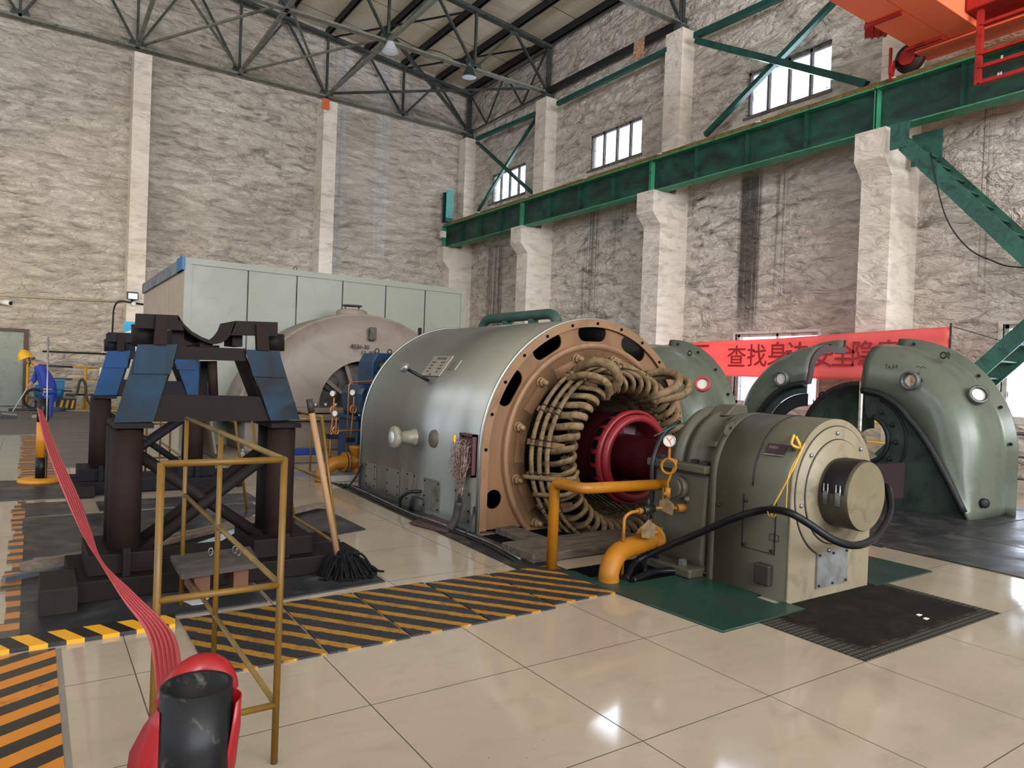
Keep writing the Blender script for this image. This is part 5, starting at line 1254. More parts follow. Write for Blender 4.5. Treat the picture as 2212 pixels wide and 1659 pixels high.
# ================================================================== steel cradle stands on the left
M_ST1 = paint('stand_brown_steel', '1c1715', .6, 0, .3, 2.5, dirt='1a1615', damt=.5, spec=.08)
M_ST1B = paint('stand_blue_worn', '1f3646', .55, 0, .3, 1.6, dirt='211c1a', damt=.72, dscale=1.8, spec=.08)
M_ST2 = paint('stand_dark_steel', '1b1a1e', .6, 0, .3, 2.5, dirt='191619', damt=.5, spec=.08)
M_ST2B = paint('stand_blue', '1b3a5e', .5, 0, .2, 2, dirt='2a2a30', damt=.4, dscale=3, spec=.08)
M_RUSTB = paint('stand_rust', '221814', .7, 0, .3, 5, dirt='231a18', damt=.5, spec=.08)
YF, YR_ = 4.85, 5.30
def stand(dx, dy, m, mb_, label):
    t = thing('cradle_stand', label, 'stand', 'steel cradle stands')
    def q(x, y, Y=YF): p = at(x, y, 'y', Y); return (p.x+dx, Y+dy, p.z)
    def poly(name, pts, depth, mm, Y=YF, lab=None, bev=0): return part(name, MB().prism([q(x, y, Y) for x, y in pts], (0, depth, 0)), mm, t, lab, bev=bev)
    for Y in (YF, YR_-.02):
        poly('gusset_plate', [(298, 746), (382, 746), (331, 911), (246, 913)], .02, mb_, Y, 'worn blue gusset plate')
        poly('gusset_overlay', [(297, 744), (383, 744), (369, 808), (286, 807)], .012, mb_, Y-.0125)
        poly('gusset_plate', [(532, 757), (603, 760), (648, 906), (585, 909)], .02, mb_, Y, 'worn blue gusset plate')
        poly('gusset_overlay', [(531, 755), (604, 758), (617, 816), (547, 813)], .012, mb_, Y-.0125)
        poly('cross_beam', [(383, 748), (532, 753), (532, 780), (376, 776)], .10, m, Y+.021 if Y == YF else Y-.10)
        poly('lower_beam', [(351, 852), (561, 857), (585, 909), (332, 911)], .06, m, Y+.021 if Y == YF else Y-.06)
        poly('saddle_head', [(294, 677), (385, 681), (392, 700), (398, 714), (292, 708)], .03, m, Y)
        poly('saddle_head', [(509, 693), (600, 696), (600, 726), (497, 724), (504, 706)], .03, m, Y)
        poly('upright', [(337, 680), (363, 683), (361, 745), (333, 744)], .05, M_RUSTB, Y-.03, 'rusty upright')
        poly('upright', [(554, 701), (579, 703), (582, 757), (556, 756)], .05, M_RUSTB, Y-.03, 'rusty upright')
    for x in ((312, 702, 747), (590, 722, 758)):
        a, b = q(x[0], x[1], 5.0), q(x[0], x[2], 5.0); part('support_pipe', MB().cyl(a, b, .075, 18), m, t)
    for x0, x1 in ((372, 398), (502, 524)):
        poly('spacer_block', [(x0, 712), (x1, 714), (x1, 749), (x0, 747)], .25, m, YF+.08)
    # the half-round saddle
    pts = [(385, 681), (398, 700), (415, 716), (436, 728), (455, 735), (467, 736), (480, 733), (492, 724), (502, 711), (509, 693)]
    A = [Vector(q(*p)) for p in pts]; ctr = sum(A, Vector())/len(A); mb = MB()
    for i in range(len(A)-1):
        n0 = Vector((0, 0, -.022)); d = Vector((0, YR_-YF+.01, 0))
        mb.hexa([A[i]+n0, A[i+1]+n0, A[i+1]+n0+d, A[i]+n0+d, A[i], A[i+1], A[i+1]+d, A[i]+d])
    part('saddle', mb, m, t)
    poly('saddle_pad', [(432, 738), (460, 739), (460, 750), (432, 749)], .3, m, YF+.05)
    poly('pad_plate', [(412, 746), (474, 746), (474, 751), (412, 750)], .12, m, YF+.15)
    a, b = q(458, 780, 4.95), q(461, 855, 4.95); part('centre_post', MB().cyl(a, b, .03, 14), M_RUSTB, t)
    poly('centre_post', [(434, 780), (449, 780), (449, 856), (431, 856)], .05, m, YR_-.12)
    for s, (x0, y0, x1, y1) in enumerate(((297, 760, 248, 905), (385, 760, 333, 905), (533, 765, 586, 903), (600, 765, 646, 903))):
        a, b = Vector(q(x0, y0)), Vector(q(x1, y1)); mb = MB(); o = Vector((0, .08, 0)); o2 = Vector((0, YR_-YF-.08, 0)); w = Vector((.012, 0, 0))
        if s in (1, 2): mb.hexa([a+o-w, a+o+w, b+o+w, b+o-w, a+o2-w, a+o2+w, b+o2+w, b+o2-w]); part('gusset_web', mb, m, t)
    for (x0, x1) in ((246, 332), (585, 649)):
        a, b = q(x0, 913), q(x1, 911); part('gusset_base', MB().box(a[0], b[0], YF+dy-.02, YR_+dy+.02, a[2]-.035, a[2]-.004), m, t)
    LX = (.492, 1.44)
    for X in LX:
        for Y in (YF+.10, YR_-.10): part('leg', MB().cyl((X+dx, Y+dy, .14), (X+dx, Y+dy, 1.0), .092, 22), M_RUSTB if Y < 5 else m, t)
    for Y in (YF+.10, YR_-.10):
        for (a, za, b, zb) in ((LX[0]+.08, .82, LX[1]-.08, .22), (LX[0]+.08, .22, LX[1]-.08, .82)):
            o = .03 if zb < .5 else -.03
            part('brace', MB().cyl((a+dx, Y+dy+o, za), (b+dx, Y+dy+o, zb), .035, 12), m, t)
    for Y in (YF-.02, YR_-.08): part('base_beam', MB().box(.2+dx, 1.95+dx, Y+dy-.12, Y+dy+.2, .012, .135), m, t, bev=.008)
    for X in LX:
        part('foot_block', MB().box(X+dx-.2, X+dx+.2, YF+dy-.05, YR_+dy+.05, .136, .26), m, t, bev=.006)
        part('foot_rib', MB().box(X+dx-.02, X+dx+.02, YF+dy-.11, YF+dy-.051, .136, .30), m, t)
    return t
stand(0, 0, M_ST1, M_ST1B, 'large rusty brown and blue steel cradle stand, in front')
stand(.13, 3.85, M_ST2, M_ST2B, 'bluer steel cradle stand half hidden behind the brown one')
p0 = [at(x, y, 'z', .16) for x, y in ((78, 1238), (143, 1234), (152, 1306), (80, 1312))]
M_BLOCK = paint('block_dark_steel', '221f1c', .6, 0, .2, 3, spec=.08)
solo('steel_block', MB().box(.06, .24, 4.56, 4.98, .01, .155), M_BLOCK, 'flat dark steel block at the near left end of the front stand', 'block', bev=.006)
solo('steel_block', MB().box(.34, .56, 8.36, 8.8, .01, .12), M_BLOCK, 'dark steel block at the left foot of the rear stand', 'block', bev=.006)
t = thing('pallet_board', 'weathered board on two short timbers under the front stand', 'board')
pts = [at(x, y, 'z', .30) for x, y in ((368, 1200), (540, 1180), (562, 1215), (392, 1240))]
part('board', MB().prism([(p.x, p.y, .27) for p in pts], (0, 0, .03)), paint('board_grey', '3d3733', .8, 0, .25, 4, dirt='26211e', damt=.4), t)
a, b = pts[3], pts[2]
for f in (.28, .78):
    c = a.lerp(b, f); part('timber', MB().box(c.x-.04, c.x+.04, c.y+.05, c.y+.35, .14, .268), paint('timber_red', '5a3b2c', .8, 0, .2, 6), t)
for f, g in ((.45, .3), (.5, .5), (.75, .35), (.78, .5)):
    c = pts[0].lerp(pts[1], f).lerp(pts[3].lerp(pts[2], f), g); part('screw_eye', MB().tube([(c.x+.012*math.cos(u), c.y, .325+.022*math.sin(u)) for u in np.linspace(0, 2*PI, 12, endpoint=False)], .004, 6, closed=True), M_STEEL, t)
# scrap timbers and strips lying under the stand
M_SCRAP = paint('scrap_wood', '6a5d50', .8, 0, .35, 8, dirt='3a322b', damt=.5, stretch=(1, 6, 6))
M_SCRAPM = paint('scrap_metal', '5c6166', .4, .5, .2, 6)
for (a, b, w, h, m, l) in (((8, 1250), (205, 1210), .05, .03, M_SCRAPM, 'long dark metal strip poking out over the tiles at far left'),
                           ((48, 1226), (205, 1198), .07, .05, M_SCRAP, 'split pale timber batten at the left foot of the stand'),
                           ((72, 1208), (200, 1203), .03, .03, M_SCRAPM, 'short dark strip lying behind the split batten'),
                           ((310, 1180), (700, 1090), .06, .03, M_SCRAP, 'long thin timber strip running under both stand legs'),
                           ((330, 1165), (690, 1088), .05, .025, M_SCRAP, 'thinner parallel timber strip under the front stand')):
    p, q = at(*a, 'z', .05), at(*b, 'z', .05)
    solo('scrap_strip', MB().bar((p.x, p.y, .03+h/2), (q.x, q.y, .035+h/2), w, h), m, l, 'strip', 'scrap strips under the stand')
pts = [at(x, y, 'z', .03) for x, y in ((325, 1206), (468, 1158), (552, 1110), (556, 1118), (478, 1168), (398, 1196))]
solo('plastic_sheet', MB().prism([(p.x, p.y, .022) for p in pts], (0, 0, .006)), paint('sheet_pale_blue', '9fb4bc', .35, 0, .1, 3), 'pale blue sheet offcut lying under the front stand', 'sheet')
pts = [at(x, y, 'z', .015) for x, y in ((386, 1297), (420, 1290), (452, 1292), (440, 1304), (415, 1307), (398, 1300))]
solo('paper_scrap', MB().prism([(p.x, p.y, .0135) for p in pts], (0, 0, .003)), paint('paper_white', 'b9b7b0', .8, 0, .1, 6), 'crumpled scrap of white paper on the black mat', 'paper')
# ------------------------------------------------------------------ mats and planks on the left
for poly, l in (([(-.02, 4.29), (1.20, 4.29), (1.22, 5.45), (-.03, 5.45)], 'black rubber mat under the near left foot of the brown stand'),
                ([(1.235, 4.29), (1.99, 4.36), (2.0, 5.68), (1.24, 5.45)], 'black rubber mat under the string mop'),
                ([(-.03, 5.47), (1.9, 5.47), (1.9, 7.48), (-.04, 7.48)], 'wide grey-black rubber mat beneath and behind the brown stand'),
                ([(1.91, 5.72), (2.48, 5.88), (2.46, 6.9), (1.91, 7.2)], 'curled black rubber mat lying on the tiles right of the stand'),
                ([(-.05, 7.56), (.40, 7.60), (.41, 8.2), (-.06, 8.25)], 'small square black rubber mat at the left before the rear stand'),
                ([(-1.6, 8.55), (.36, 8.46), (1.0, 8.46), (1.0, 9.8), (-1.6, 9.85)], 'dark rubber mat crossing the tiles at far left under the striped post'),
                ([(.55, 7.6), (2.0, 7.55), (2.0, 8.1), (.55, 8.1)], 'narrow black rubber mat in front of the rear stand')):
    mat(poly, l, th=.010)
M_PLANK = paint('grey_planks', '6d665e', .7, 0, .3, 1.6, dirt='3a3531', damt=.55, dscale=1.4, stretch=(.25, 3.2, 1))
mb = MB()
rnd = random.Random(5); y = 10.9; k = 0
while y < 22.3:
    w = rnd.uniform(.45, .8)
    x1 = 1.4 if y < 18 else 3.2
    solo('floor_plank', MB().box(.32 if y < 15.4 else -.9, x1, y, y+w-.02, .001, .012), M_PLANK, 'long grey floor boards laid across the walkway by the far worker', 'floor board', 'grey boards laid on the walkway'); y += w; k += 1
M_EDGE = stripe_mat('worn_tape_edge', 'Y', .22, 'a06a38', '4a423a', .6, worn=True)
for a, b in ((4.3, 8.4), (9.9, 15.4)):
    mb = MB()
    n = int((b-a)/.22)
    for i in range(n):
        y0, y1 = a+(b-a)*i/n, a+(b-a)*(i+1)/n
        mb.box(-.10+rnd.uniform(-.03, .02), -.025 if a < 9 else .28, y0, y1-.004, .0, rnd.uniform(.006, .016))
    solo('worn_edge_tape', mb, M_EDGE, 'torn orange and black edging tape along the rim of the rubber mats' if a < 9 else 'torn orange and black edging tape behind the far striped post', 'tape')
M_HAZ1 = stripe_mat('hazard_bar', 'X', .155, 'c98f1c', '141414', .4, slant=.45)
solo('hazard_bar', MB().prism([(-.25, 4.09, 0), (.665, 4.10, 0), (.69, 4.27, 0), (-.25, 4.27, 0)], (0, 0, .022)), M_HAZ1, 'flat yellow and black striped edge bar in front of the rubber mats', 'bar')
M_HAZ2 = stripe_mat('hazard_tape_floor', 'Y', .185, 'b06c18', '1e1c18', .25, slant=-.55, worn=True)
solo('hazard_tape', MB().box(-.10, .125, 1.9, 4.07, .0, .003), M_HAZ2, 'glossy wrinkled orange and black floor tape at the lower left corner', 'tape')
solo('tape_border', MB().box(.128, .148, 1.9, 4.06, .0, .002), paint('tape_grey', '6f6a60', .6), 'thin grey border strip beside the glossy orange and black tape', 'strip')
# checker plates with yellow bands
def checker():
    t = NT('checker_plate'); p = t.objc(); sx = t.new('ShaderNodeSeparateXYZ'); t.link(p, sx.inputs[0])
    v = t.math('ADD', sx.outputs[0], t.math('MULTIPLY', sx.outputs[1], .80)); v = t.math('ADD', v, 20)
    fr = t.math('FRACT', t.math('DIVIDE', v, .185))
    wob = t.math('MULTIPLY', t.math('SUBTRACT', t.noise(p, 22, 5, .75), .5), .22)
    k = t.val(t.math('ADD', fr, wob), .60, .63, 0, 1); k2 = t.val(t.math('ADD', fr, wob), .97, 1.0, 1, 0)
    yl = t.math('MULTIPLY', k, k2)
    wear = t.val(t.noise(t.mapping(p, (1, 1, 1)), 9, 7, .7), .55, .70, 1, .35)
    c = t.mix(t.math('MULTIPLY', yl, wear), lin('26282c'), lin('9c7026'))
    c = t.mix(t.val(t.noise(p, 3.5, 6, .65), .5, .75, 0, .5), c, lin('3a3128'))
    w1 = t.new('ShaderNodeTexVoronoi'); w1.inputs['Scale'].default_value = 38; t.link(t.mapping(p, (1, .45, 1), rot=(0, 0, .785)), w1.inputs['Vector'])
    t.set(Base_Color=c, Roughness=t.val(w1.outputs['Distance'], .1, .5, .28, .5), Metallic=.25)
    t.bump(t.val(w1.outputs['Distance'], .16, .3, 1, 0), .55, .004)
    return t.m
M_CHK = checker()
for x0, x1, y0, y1, l in ((.70, 1.24, 3.37, 4.20, 'yellow-banded checker plate nearest the yellow frame'), (1.25, 1.70, 3.37, 4.22, 'second yellow-banded checker plate from the left'),
                          (1.71, 2.20, 3.385, 4.22, 'middle yellow-banded checker plate in the row'), (2.21, 2.70, 3.39, 4.20, 'fourth yellow-banded checker plate from the left'),
                          (2.71, 3.26, 3.45, 4.19, 'yellow-banded checker plate nearest the orange oil pipe')):
    o = solo('checker_plate', MB().box(x0+.003, x1-.003, y0, y1, .0, .010), M_CHK, l, 'floor plate', 'yellow and black checker plates')
# green floor plates by the exciter, dirty grating pit
M_GPL = paint('green_floor_plate', '19372e', .35, 0, .15, 2, dirt='262a2a', damt=.55, dscale=1.8)
solo('green_plate', MB().plate([[(3.28, 2.61), (4.085, 2.62), (4.085, 2.78), (4.0, 2.78), (4.0, 2.95), (4.085, 2.95), (4.05, 3.42), (3.9, 3.42), (3.9, 3.55), (3.47, 3.55), (3.47, 3.78), (3.30, 3.78), (3.30, 3.98), (3.2, 3.98)]], .012, Matrix.Translation((0, 0, .007))), M_GPL, 'dark green floor plate with cut-outs in front of the exciter', 'floor plate')
solo('green_plate', MB().box(5.05, 5.88, 2.70, 3.6, .001, .012), M_GPL, 'dark green floor plate on the far side of the exciter', 'floor plate')
solo('foot_dark_sheet', MB().box(3.30, 4.08, 3.40, 4.06, .0002, .0008), M_VOID, 'flat black sheet painted as the dark hollow at the pedestal foot between the green plate cut-outs', 'hollow')  # no real hollow here: its darkness is painted as a thin sheet
def pit():
    t = NT('grating_with_dirt'); p = t.pos(); sx = t.new('ShaderNodeSeparateXYZ'); t.link(p, sx.inputs[0])
    gx = t.math('PINGPONG', sx.outputs[0], .0165); gy = t.math('PINGPONG', sx.outputs[1], .0165)
    ln = t.val(t.math('MINIMUM', gx, gy), .003, .0045, 1, 0)
    grid = t.mix(ln, lin('47443c'), lin('161513'))
    n = t.noise(p, 4, 8, .7, .5); n2 = t.noise(p, 30, 5, .7)
    dirt = t.ramp(n, [(.3, lin('12100e')), (.5, lin('1d1814')), (.72, lin('33271e'))])
    dirt = t.mix(t.val(n2, .5, .7, 0, .7), dirt, lin('14110f'))
    ex_ = t.math('MINIMUM', t.math('SUBTRACT', sx.outputs[0], 3.62), t.math('MULTIPLY', t.math('SUBTRACT', 5.215, sx.outputs[0]), 2.6))
    ey_ = t.math('MULTIPLY', t.math('SUBTRACT', sx.outputs[1], 1.965), 1.8)
    e = t.math('ADD', t.math('MINIMUM', ex_, ey_), t.math('MULTIPLY', t.math('SUBTRACT', t.noise(p, 7, 6, .7), .5), .35))
    k = t.val(e, .13, .20, 0, 1)
    t.set(Base_Color=t.mix(k, grid, dirt), Roughness=.9, Specular_IOR_Level=.1)
    t.bump(t.math('ADD', t.math('MULTIPLY', n2, k), t.math('MULTIPLY', ln, -.3)), .7, .012)
    return t.m
solo('grating', MB().box(3.62, 5.215, 1.965, 2.745, .0, .0035), pit(), 'square floor grating caked with dark dirt in front of the exciter', 'grating')
rnd = random.Random(11)
for (x, y, l) in ((1985, 1329, 'larger white flake lying on the dirty grating'), (2000, 1337, 'smaller white flake lying on the dirty grating')):
    c = at(x, y, 'z', .004); solo('flake', MB().prism([(c.x-.02, c.y-.012, .004), (c.x+.022, c.y-.01, .004), (c.x+.018, c.y+.012, .004), (c.x-.015, c.y+.01, .004)], (0, 0, .004)), M_WHITEP, l, 'flake')
# ------------------------------------------------------------------ yellow tube frames
M_FR = paint('frame_yellow', '5e430f', .45, 0, .25, 5, dirt='584423', damt=.5, dscale=9)
M_FRT = paint('frame_yellow_worn', '665329', .5, .1, .3, 7, dirt='4e4127', damt=.5)
def frame(corner, xa, yb, ym, lean, label, front=True):
    t = thing('tube_barrier', label, 'barrier', 'yellow tube barriers'); X, Y = corner; h = 1.09; r = .0122
    def P(x, y, z): return Vector((x+lean[0]*z/h, y+lean[1]*z/h, z))
    for (x, y) in (((xa, Y),) if front else ())+((X, Y), (X, ym), (X, yb))+(() if front else ((X-.03, 7.15),)): part('post', MB().cyl(P(x, y, 0), P(x, y, h), r, 12), M_FR, t)
    for k, z in enumerate((h-.004, .64, .21)):
        if front: part('front_rail', MB().cyl(P(xa, Y, z), P(X, Y, z), r*.95, 12), M_FR, t)
        part('side_rail', MB().cyl(P(X, Y, z), P(X, yb, z+.012), r*.9, 12), M_FRT, t)
    return t
frame((.748, 2.525), .352, 4.45, 3.55, (0, 0), 'near yellow tube barrier frame standing on the polished tiles')
frame((1.80, 4.68), 1.40, 6.6, 5.66, (-.165, .03), 'rear yellow tube barrier frame leaning behind the brown stand', False)
frame((1.62, 9.9), 1.2, 11.8, 10.9, (0, 0), 'far thin yellow barrier frame seen between the legs of the brown stand')
# ------------------------------------------------------------------ mop
t = thing('mop', 'string mop with a pale wooden pole leaning on the yellow frame', 'mop')
b0 = at(735, 1235, 'y', 4.62); top = at(668, 862, 'y', 4.70)
d = (top-b0)
part('pole', MB().cyl(b0, b0+d*.92, .021, 14), paint('mop_wood', '86694c', .6, 0, .2, 5, dirt='6d4f35', damt=.3, stretch=(1, 1, .2)), t)
part('grip', MB().cyl(b0+d*.921, b0+d, .022, 14), paint('mop_grip', '2b2421', .6), t, 'dark taped pole end')
mb = MB(); rnd = random.Random(4); c = Vector((b0.x+.05, b0.y-.02, 0))
for k in range(150):
    a = rnd.uniform(0, 2*PI); R_ = rnd.uniform(.05, .20); s = Vector((b0.x+rnd.uniform(-.03, .05), b0.y+rnd.uniform(-.03, .03), .15+rnd.uniform(-.03, .03)))
    e = c+Vector((R_*1.15*math.cos(a), R_*.8*math.sin(a), 0)); m1 = s.lerp(e, .45); m1.z = .12+rnd.uniform(-.05, .05)*(1-R_*2); m2 = s.lerp(e, .85); m2.z = rnd.uniform(.025, .07)
    e2 = e+Vector((rnd.uniform(-.04, .04), rnd.uniform(-.04, .04), 0)); e.z = rnd.uniform(.016, .03); e2.z = .016
    mb.tube(smooth_path([s, m1, m2, e, e2], 4), rnd.uniform(.006, .009), 5, caps=False)
o = part('mop_strings', mb, paint('mop_black', '121314', .9, 0, .4, 20, spec=.1), t); o['kind'] = 'stuff'
# ------------------------------------------------------------------ striped posts and the red belt between them
M_PB, M_PY = paint('post_black', '0e0f10', .4, 0, .1, 4, dirt='57564f', damt=.12, dscale=16, spec=.2), paint('post_yellow', 'b97b1d', .45, 0, .12, 4)
def post(x, y, h, label):
    t = thing('barrier_post', label, 'post'); R_ = .058
    for k, (z0, z1) in enumerate(((.05, h*.30), (h*.30, h*.72), (h*.72, h))):
        mb = MB().lathe([(R_-.008, z0), (R_, z0), (R_, z1), (R_-.008, z1)], (x, y, 0), (0, 0, 1), 40, closed_prof=True); part('tube_band', mb, (M_PB, M_PY, M_PB)[k], t)
    part('base_disc', MB().lathe([(0, .05), (.20, .05), (.225, .04), (.23, .0), (0, 0)], (x, y, 0), (0, 0, 1), 40), M_PY, t)
    return t
NPX, NPY, NPH = .248, 1.298, .862
post(.107, 9.66, .955, 'far black and yellow barrier post on a yellow disc base')
post(NPX, NPY, NPH, 'black barrier post with open top in the near foreground')
c = at(90, 726, 'y', 9.60)
solo('rod', MB().cyl((.15, 9.58, .0), (.135, 9.58, c.z), .008, 8), M_STEEL, 'thin metal rod standing upright at the far barrier post', 'rod')
def belt_mat(name, c):
    t = NT(name); p = t.pos(); b = t.b; b.inputs['Base Color'].default_value = lin(c); b.inputs['Roughness'].default_value = .38
    tl = t.new('ShaderNodeBsdfTranslucent'); tl.inputs[0].default_value = lin(c); mx = t.new('ShaderNodeMixShader'); mx.inputs[0].default_value = .25
    t.link(b.outputs[0], mx.inputs[1]); t.link(tl.outputs[0], mx.inputs[2]); t.link(mx.outputs[0], t.out.inputs['Surface']); return t.m
M_BELT = belt_mat('belt_pale_red', 'c8545a'); M_BELTD = belt_mat('belt_red', '8c1218')
t = thing('belt', 'red ribbon belt stretched from the far post to the near post', 'belt')
# the belt follows the measured curve; it turns edge-on about half way
ctl = [((80, 880), (93, 888), 9.58), ((98, 960), (122, 965), 7.9), ((140, 1070), (170, 1070), 6.0), ((178, 1155), (196, 1145), 4.7), ((214, 1213), (220, 1210), 3.7), ((262, 1290), (290, 1280), 2.85), ((318, 1370), (370, 1360), 2.2), ((377, 1472), (412, 1442), 1.45)]
Lp, Rp = [], []
for a, b, Y in ctl: Lp.append(at(*a, 'y', Y)); Rp.append(at(*b, 'y', Y-.005))
Lp[-1] = Vector((NPX-.052, NPY+.045, NPH-.06)); Rp[-1] = Vector((NPX-.01, NPY+.066, NPH-.015))
Lp, Rp = smooth_path(Lp, 8), smooth_path(Rp, 8); mb = MB(); G = []
nf = 12
for a, b in zip(Lp, Rp):
    n = (b-a).cross(Vector((0, 1, 0))); n = n.normalized() if n.length > 1e-6 else Vector((0, 0, 1)); w = (b-a).length
    G.append([mb.bm.verts.new(a.lerp(b, j/nf)+n*.06*w*(1 if j % 2 else -1)) for j in range(nf+1)])
for i in range(len(G)-1):
    for j in range(nf): mb.bm.faces.new((G[i][j], G[i+1][j], G[i+1][j+1], G[i][j+1])).smooth = False
so = part('ribbon', mb, M_BELT, t).modifiers.new('s', 'SOLIDIFY'); so.thickness = .001
mb = MB(); G = []
for i in range(31):
    a = math.radians(-35+200*i/30); r = .0605+.003*math.sin(i*.8)
    lo, hi = NPH-.5+.02*math.sin(i), NPH-.045+.03*math.sin(math.radians(200)*i/30+.5)
    G.append([mb.bm.verts.new((NPX+(r+.012*math.sin(j*.9+i*.4))*math.cos(a), NPY+(r+.004*math.sin(j+i))*math.sin(a), lo+(hi-lo)*j/8)) for j in range(9)])
for i in range(30):
    for j in range(8): mb.bm.faces.new((G[i][j], G[i+1][j], G[i+1][j+1], G[i][j+1])).smooth = True
so = part('wrap', mb, M_BELTD, t, 'darker red wrap around the near post').modifiers.new('s', 'SOLIDIFY'); so.thickness = .002
G = []; mb = MB()
a0 = Vector((NPX-.058, NPY-.01, NPH-.03)); lft = (-Vector([float(c) for c in RT])).normalized()
prof = [(0, 0), (.022, -.03), (.045, -.075), (.052, -.13), (.05, -.5)]
for s, z in prof: G.append([mb.bm.verts.new(a0+lft*s*k_+Vector((0, .02*k_, z-.005*math.sin(3*k_)))) for k_ in (0, .5, 1)])
for i in range(len(G)-1):
    for j in range(2): mb.bm.faces.new((G[i][j], G[i+1][j], G[i+1][j+1], G[i][j+1])).smooth = True
so = part('hanging_end', mb, M_BELTD, t, 'dark red loose end').modifiers.new('s', 'SOLIDIFY'); so.thickness = .002
mb = MB(); kc = Vector((NPX+.012, NPY+.088, NPH-.03))
mb.tube(smooth_path([kc+Vector((-.05, -.02, -.035)), kc+Vector((-.025, .0, .002)), kc+Vector((.01, .01, .018)), kc+Vector((.04, -.005, .01)), kc+Vector((.052, -.025, -.03))], 6), [.012]+[.026]*22+[.024, .012], 12)
part('knot', mb, M_BELTD, t)
# ================================================================== the worker sweeping at the far end of the walkway
def skin(name, V, E, m, parent, sub=2, label=None, keep=None):
    """one continuous surface grown round a skeleton: V = {key: (point, radius)}"""
    ks = list(V); me = bpy.data.meshes.new(name)
    me.from_pydata([tuple(V[k][0]) for k in ks], [(ks.index(a), ks.index(b)) for a, b in E], [])
    o = bpy.data.objects.new(name, me); COL.objects.link(o)
    o.modifiers.new('skin', 'SKIN').use_smooth_shade = True
    for i, k in enumerate(ks):
        r = V[k][1]; me.skin_vertices[0].data[i].radius = (r, r) if isinstance(r, (int, float)) else r
    me.skin_vertices[0].data[0].use_root = True
    s = o.modifiers.new('sub', 'SUBSURF'); s.levels = s.render_levels = sub
    bpy.context.view_layer.update()
    new = bpy.data.meshes.new_from_object(o.evaluated_get(bpy.context.evaluated_depsgraph_get()))
    bpy.data.objects.remove(o); bpy.data.meshes.remove(me)
    new.name = name; new.materials.clear()
    for p in new.polygons: p.use_smooth = True
    o = link(new, name, m, parent)
    if label: o['label'] = label
    return o
M_SKIN = paint('skin', 'b98a70', .55, 0, .06, 8)
M_BLUEC = paint('overalls_blue', '34489a', .8, 0, .15, 6, dirt='25336f', damt=.35, dscale=6)
M_BLUED = paint('overalls_front', '4a5578', .8, 0, .15, 8)
M_HELM = paint('helmet_yellow', 'e0a91c', .25, 0, .05, 4)
YM = 19.72
def pm(x, y, dy=0.0): return at(x, y, 'y', YM+dy)
man = thing('person', 'bent worker in blue overalls and yellow hard hat sweeping with a broom', 'person')
N_, F_ = -.13, .13          # towards the camera (his left side) and away from it
B = {'pel': (pm(107, 846), .10), 'spine': (pm(103, 822), .10), 'chest': (pm(91, 799), .115), 'neck0': (pm(80, 788), .062), 'neck': (pm(72, 782), .052), 'head': (pm(63, 777), .083), 'crown': (pm(54, 771), .085), 'jaw': (pm(61, 786), .05), 'nose': (pm(54, 783), .022),
     'shN': (pm(90, 797, -.17), .065), 'elN': (pm(96, 822, -.20), .047), 'wrN': (pm(97, 840, -.18), .034), 'haN': (pm(97, 847, -.18), .038),
     'shF': (pm(84, 797, .17), .065), 'elF': (pm(76, 817, .20), .047), 'wrF': (pm(67, 829, .12), .034), 'haF': (pm(63, 832, .08), .038),
     'hiN': (pm(106, 850, N_), .085), 'knN': (pm(107, 878, N_), .06), 'anN': (pm(106, 901, N_), .042), 'toN': (pm(98, 904.5, N_), .034),
     'hiF': (pm(105, 850, F_), .085), 'knF': (pm(96, 876, F_), .06), 'anF': (pm(84, 899, F_), .042), 'toF': (pm(74, 903, F_), .034)}
E = [('pel', 'spine'), ('spine', 'chest'), ('chest', 'neck0'), ('neck0', 'neck'), ('neck', 'head'), ('head', 'crown'), ('head', 'jaw'), ('crown', 'nose'), ('chest', 'shN'), ('shN', 'elN'), ('elN', 'wrN'), ('wrN', 'haN'),
     ('chest', 'shF'), ('shF', 'elF'), ('elF', 'wrF'), ('wrF', 'haF'), ('pel', 'hiN'), ('hiN', 'knN'), ('knN', 'anN'), ('anN', 'toN'), ('pel', 'hiF'), ('hiF', 'knF'), ('knF', 'anF'), ('anF', 'toF')]
for h, d in (('haN', Vector((-.02, 0, -1))), ('haF', Vector((-.5, -.5, -.6)))):
    c = B[h][0]; d = d.normalized(); s = d.cross(Vector((0, 1, .3))).normalized(); w = d.cross(s)
    for k, (o, l) in enumerate(((-.032, .065), (-.011, .075), (.011, .07), (.032, .055))):
        a, b = h+'f%d' % k, h+'g%d' % k
        B[a] = (c+d*.05+s*o, .0105); B[b] = (c+d*(.05+l*.6)+s*o+w*.02, .009); E += [(h, a), (a, b)]
    B[h+'t'] = (c+d*.03+s*.048, .011); B[h+'u'] = (c+d*.065+s*.06+w*.015, .0095); E += [(h, h+'t'), (h+'t', h+'u')]
skin('body', B, E, M_SKIN, man)
up = lambda k, f: (B[k][0], B[k][1]*f if isinstance(B[k][1], float) else B[k][1])
J = {'pel': (pm(107, 854), (.175, .20)), 'spine': (pm(103, 824), (.155, .18)), 'chest': (pm(91, 800), (.155, .195)), 'col': (pm(80, 789), (.085, .09)),
     'shN': (pm(90, 798, -.19), .088), 'elN': (pm(96, 822, -.21), .07), 'wrN': (pm(97, 839, -.19), .056), 'shF': (pm(84, 798, .19), .088), 'elF': (pm(76, 817, .21), .068), 'wrF': (pm(68, 828, .13), .054)}
skin('jacket', J, [('pel', 'spine'), ('spine', 'chest'), ('chest', 'col'), ('chest', 'shN'), ('shN', 'elN'), ('elN', 'wrN'), ('chest', 'shF'), ('shF', 'elF'), ('elF', 'wrF')], M_BLUEC, man)
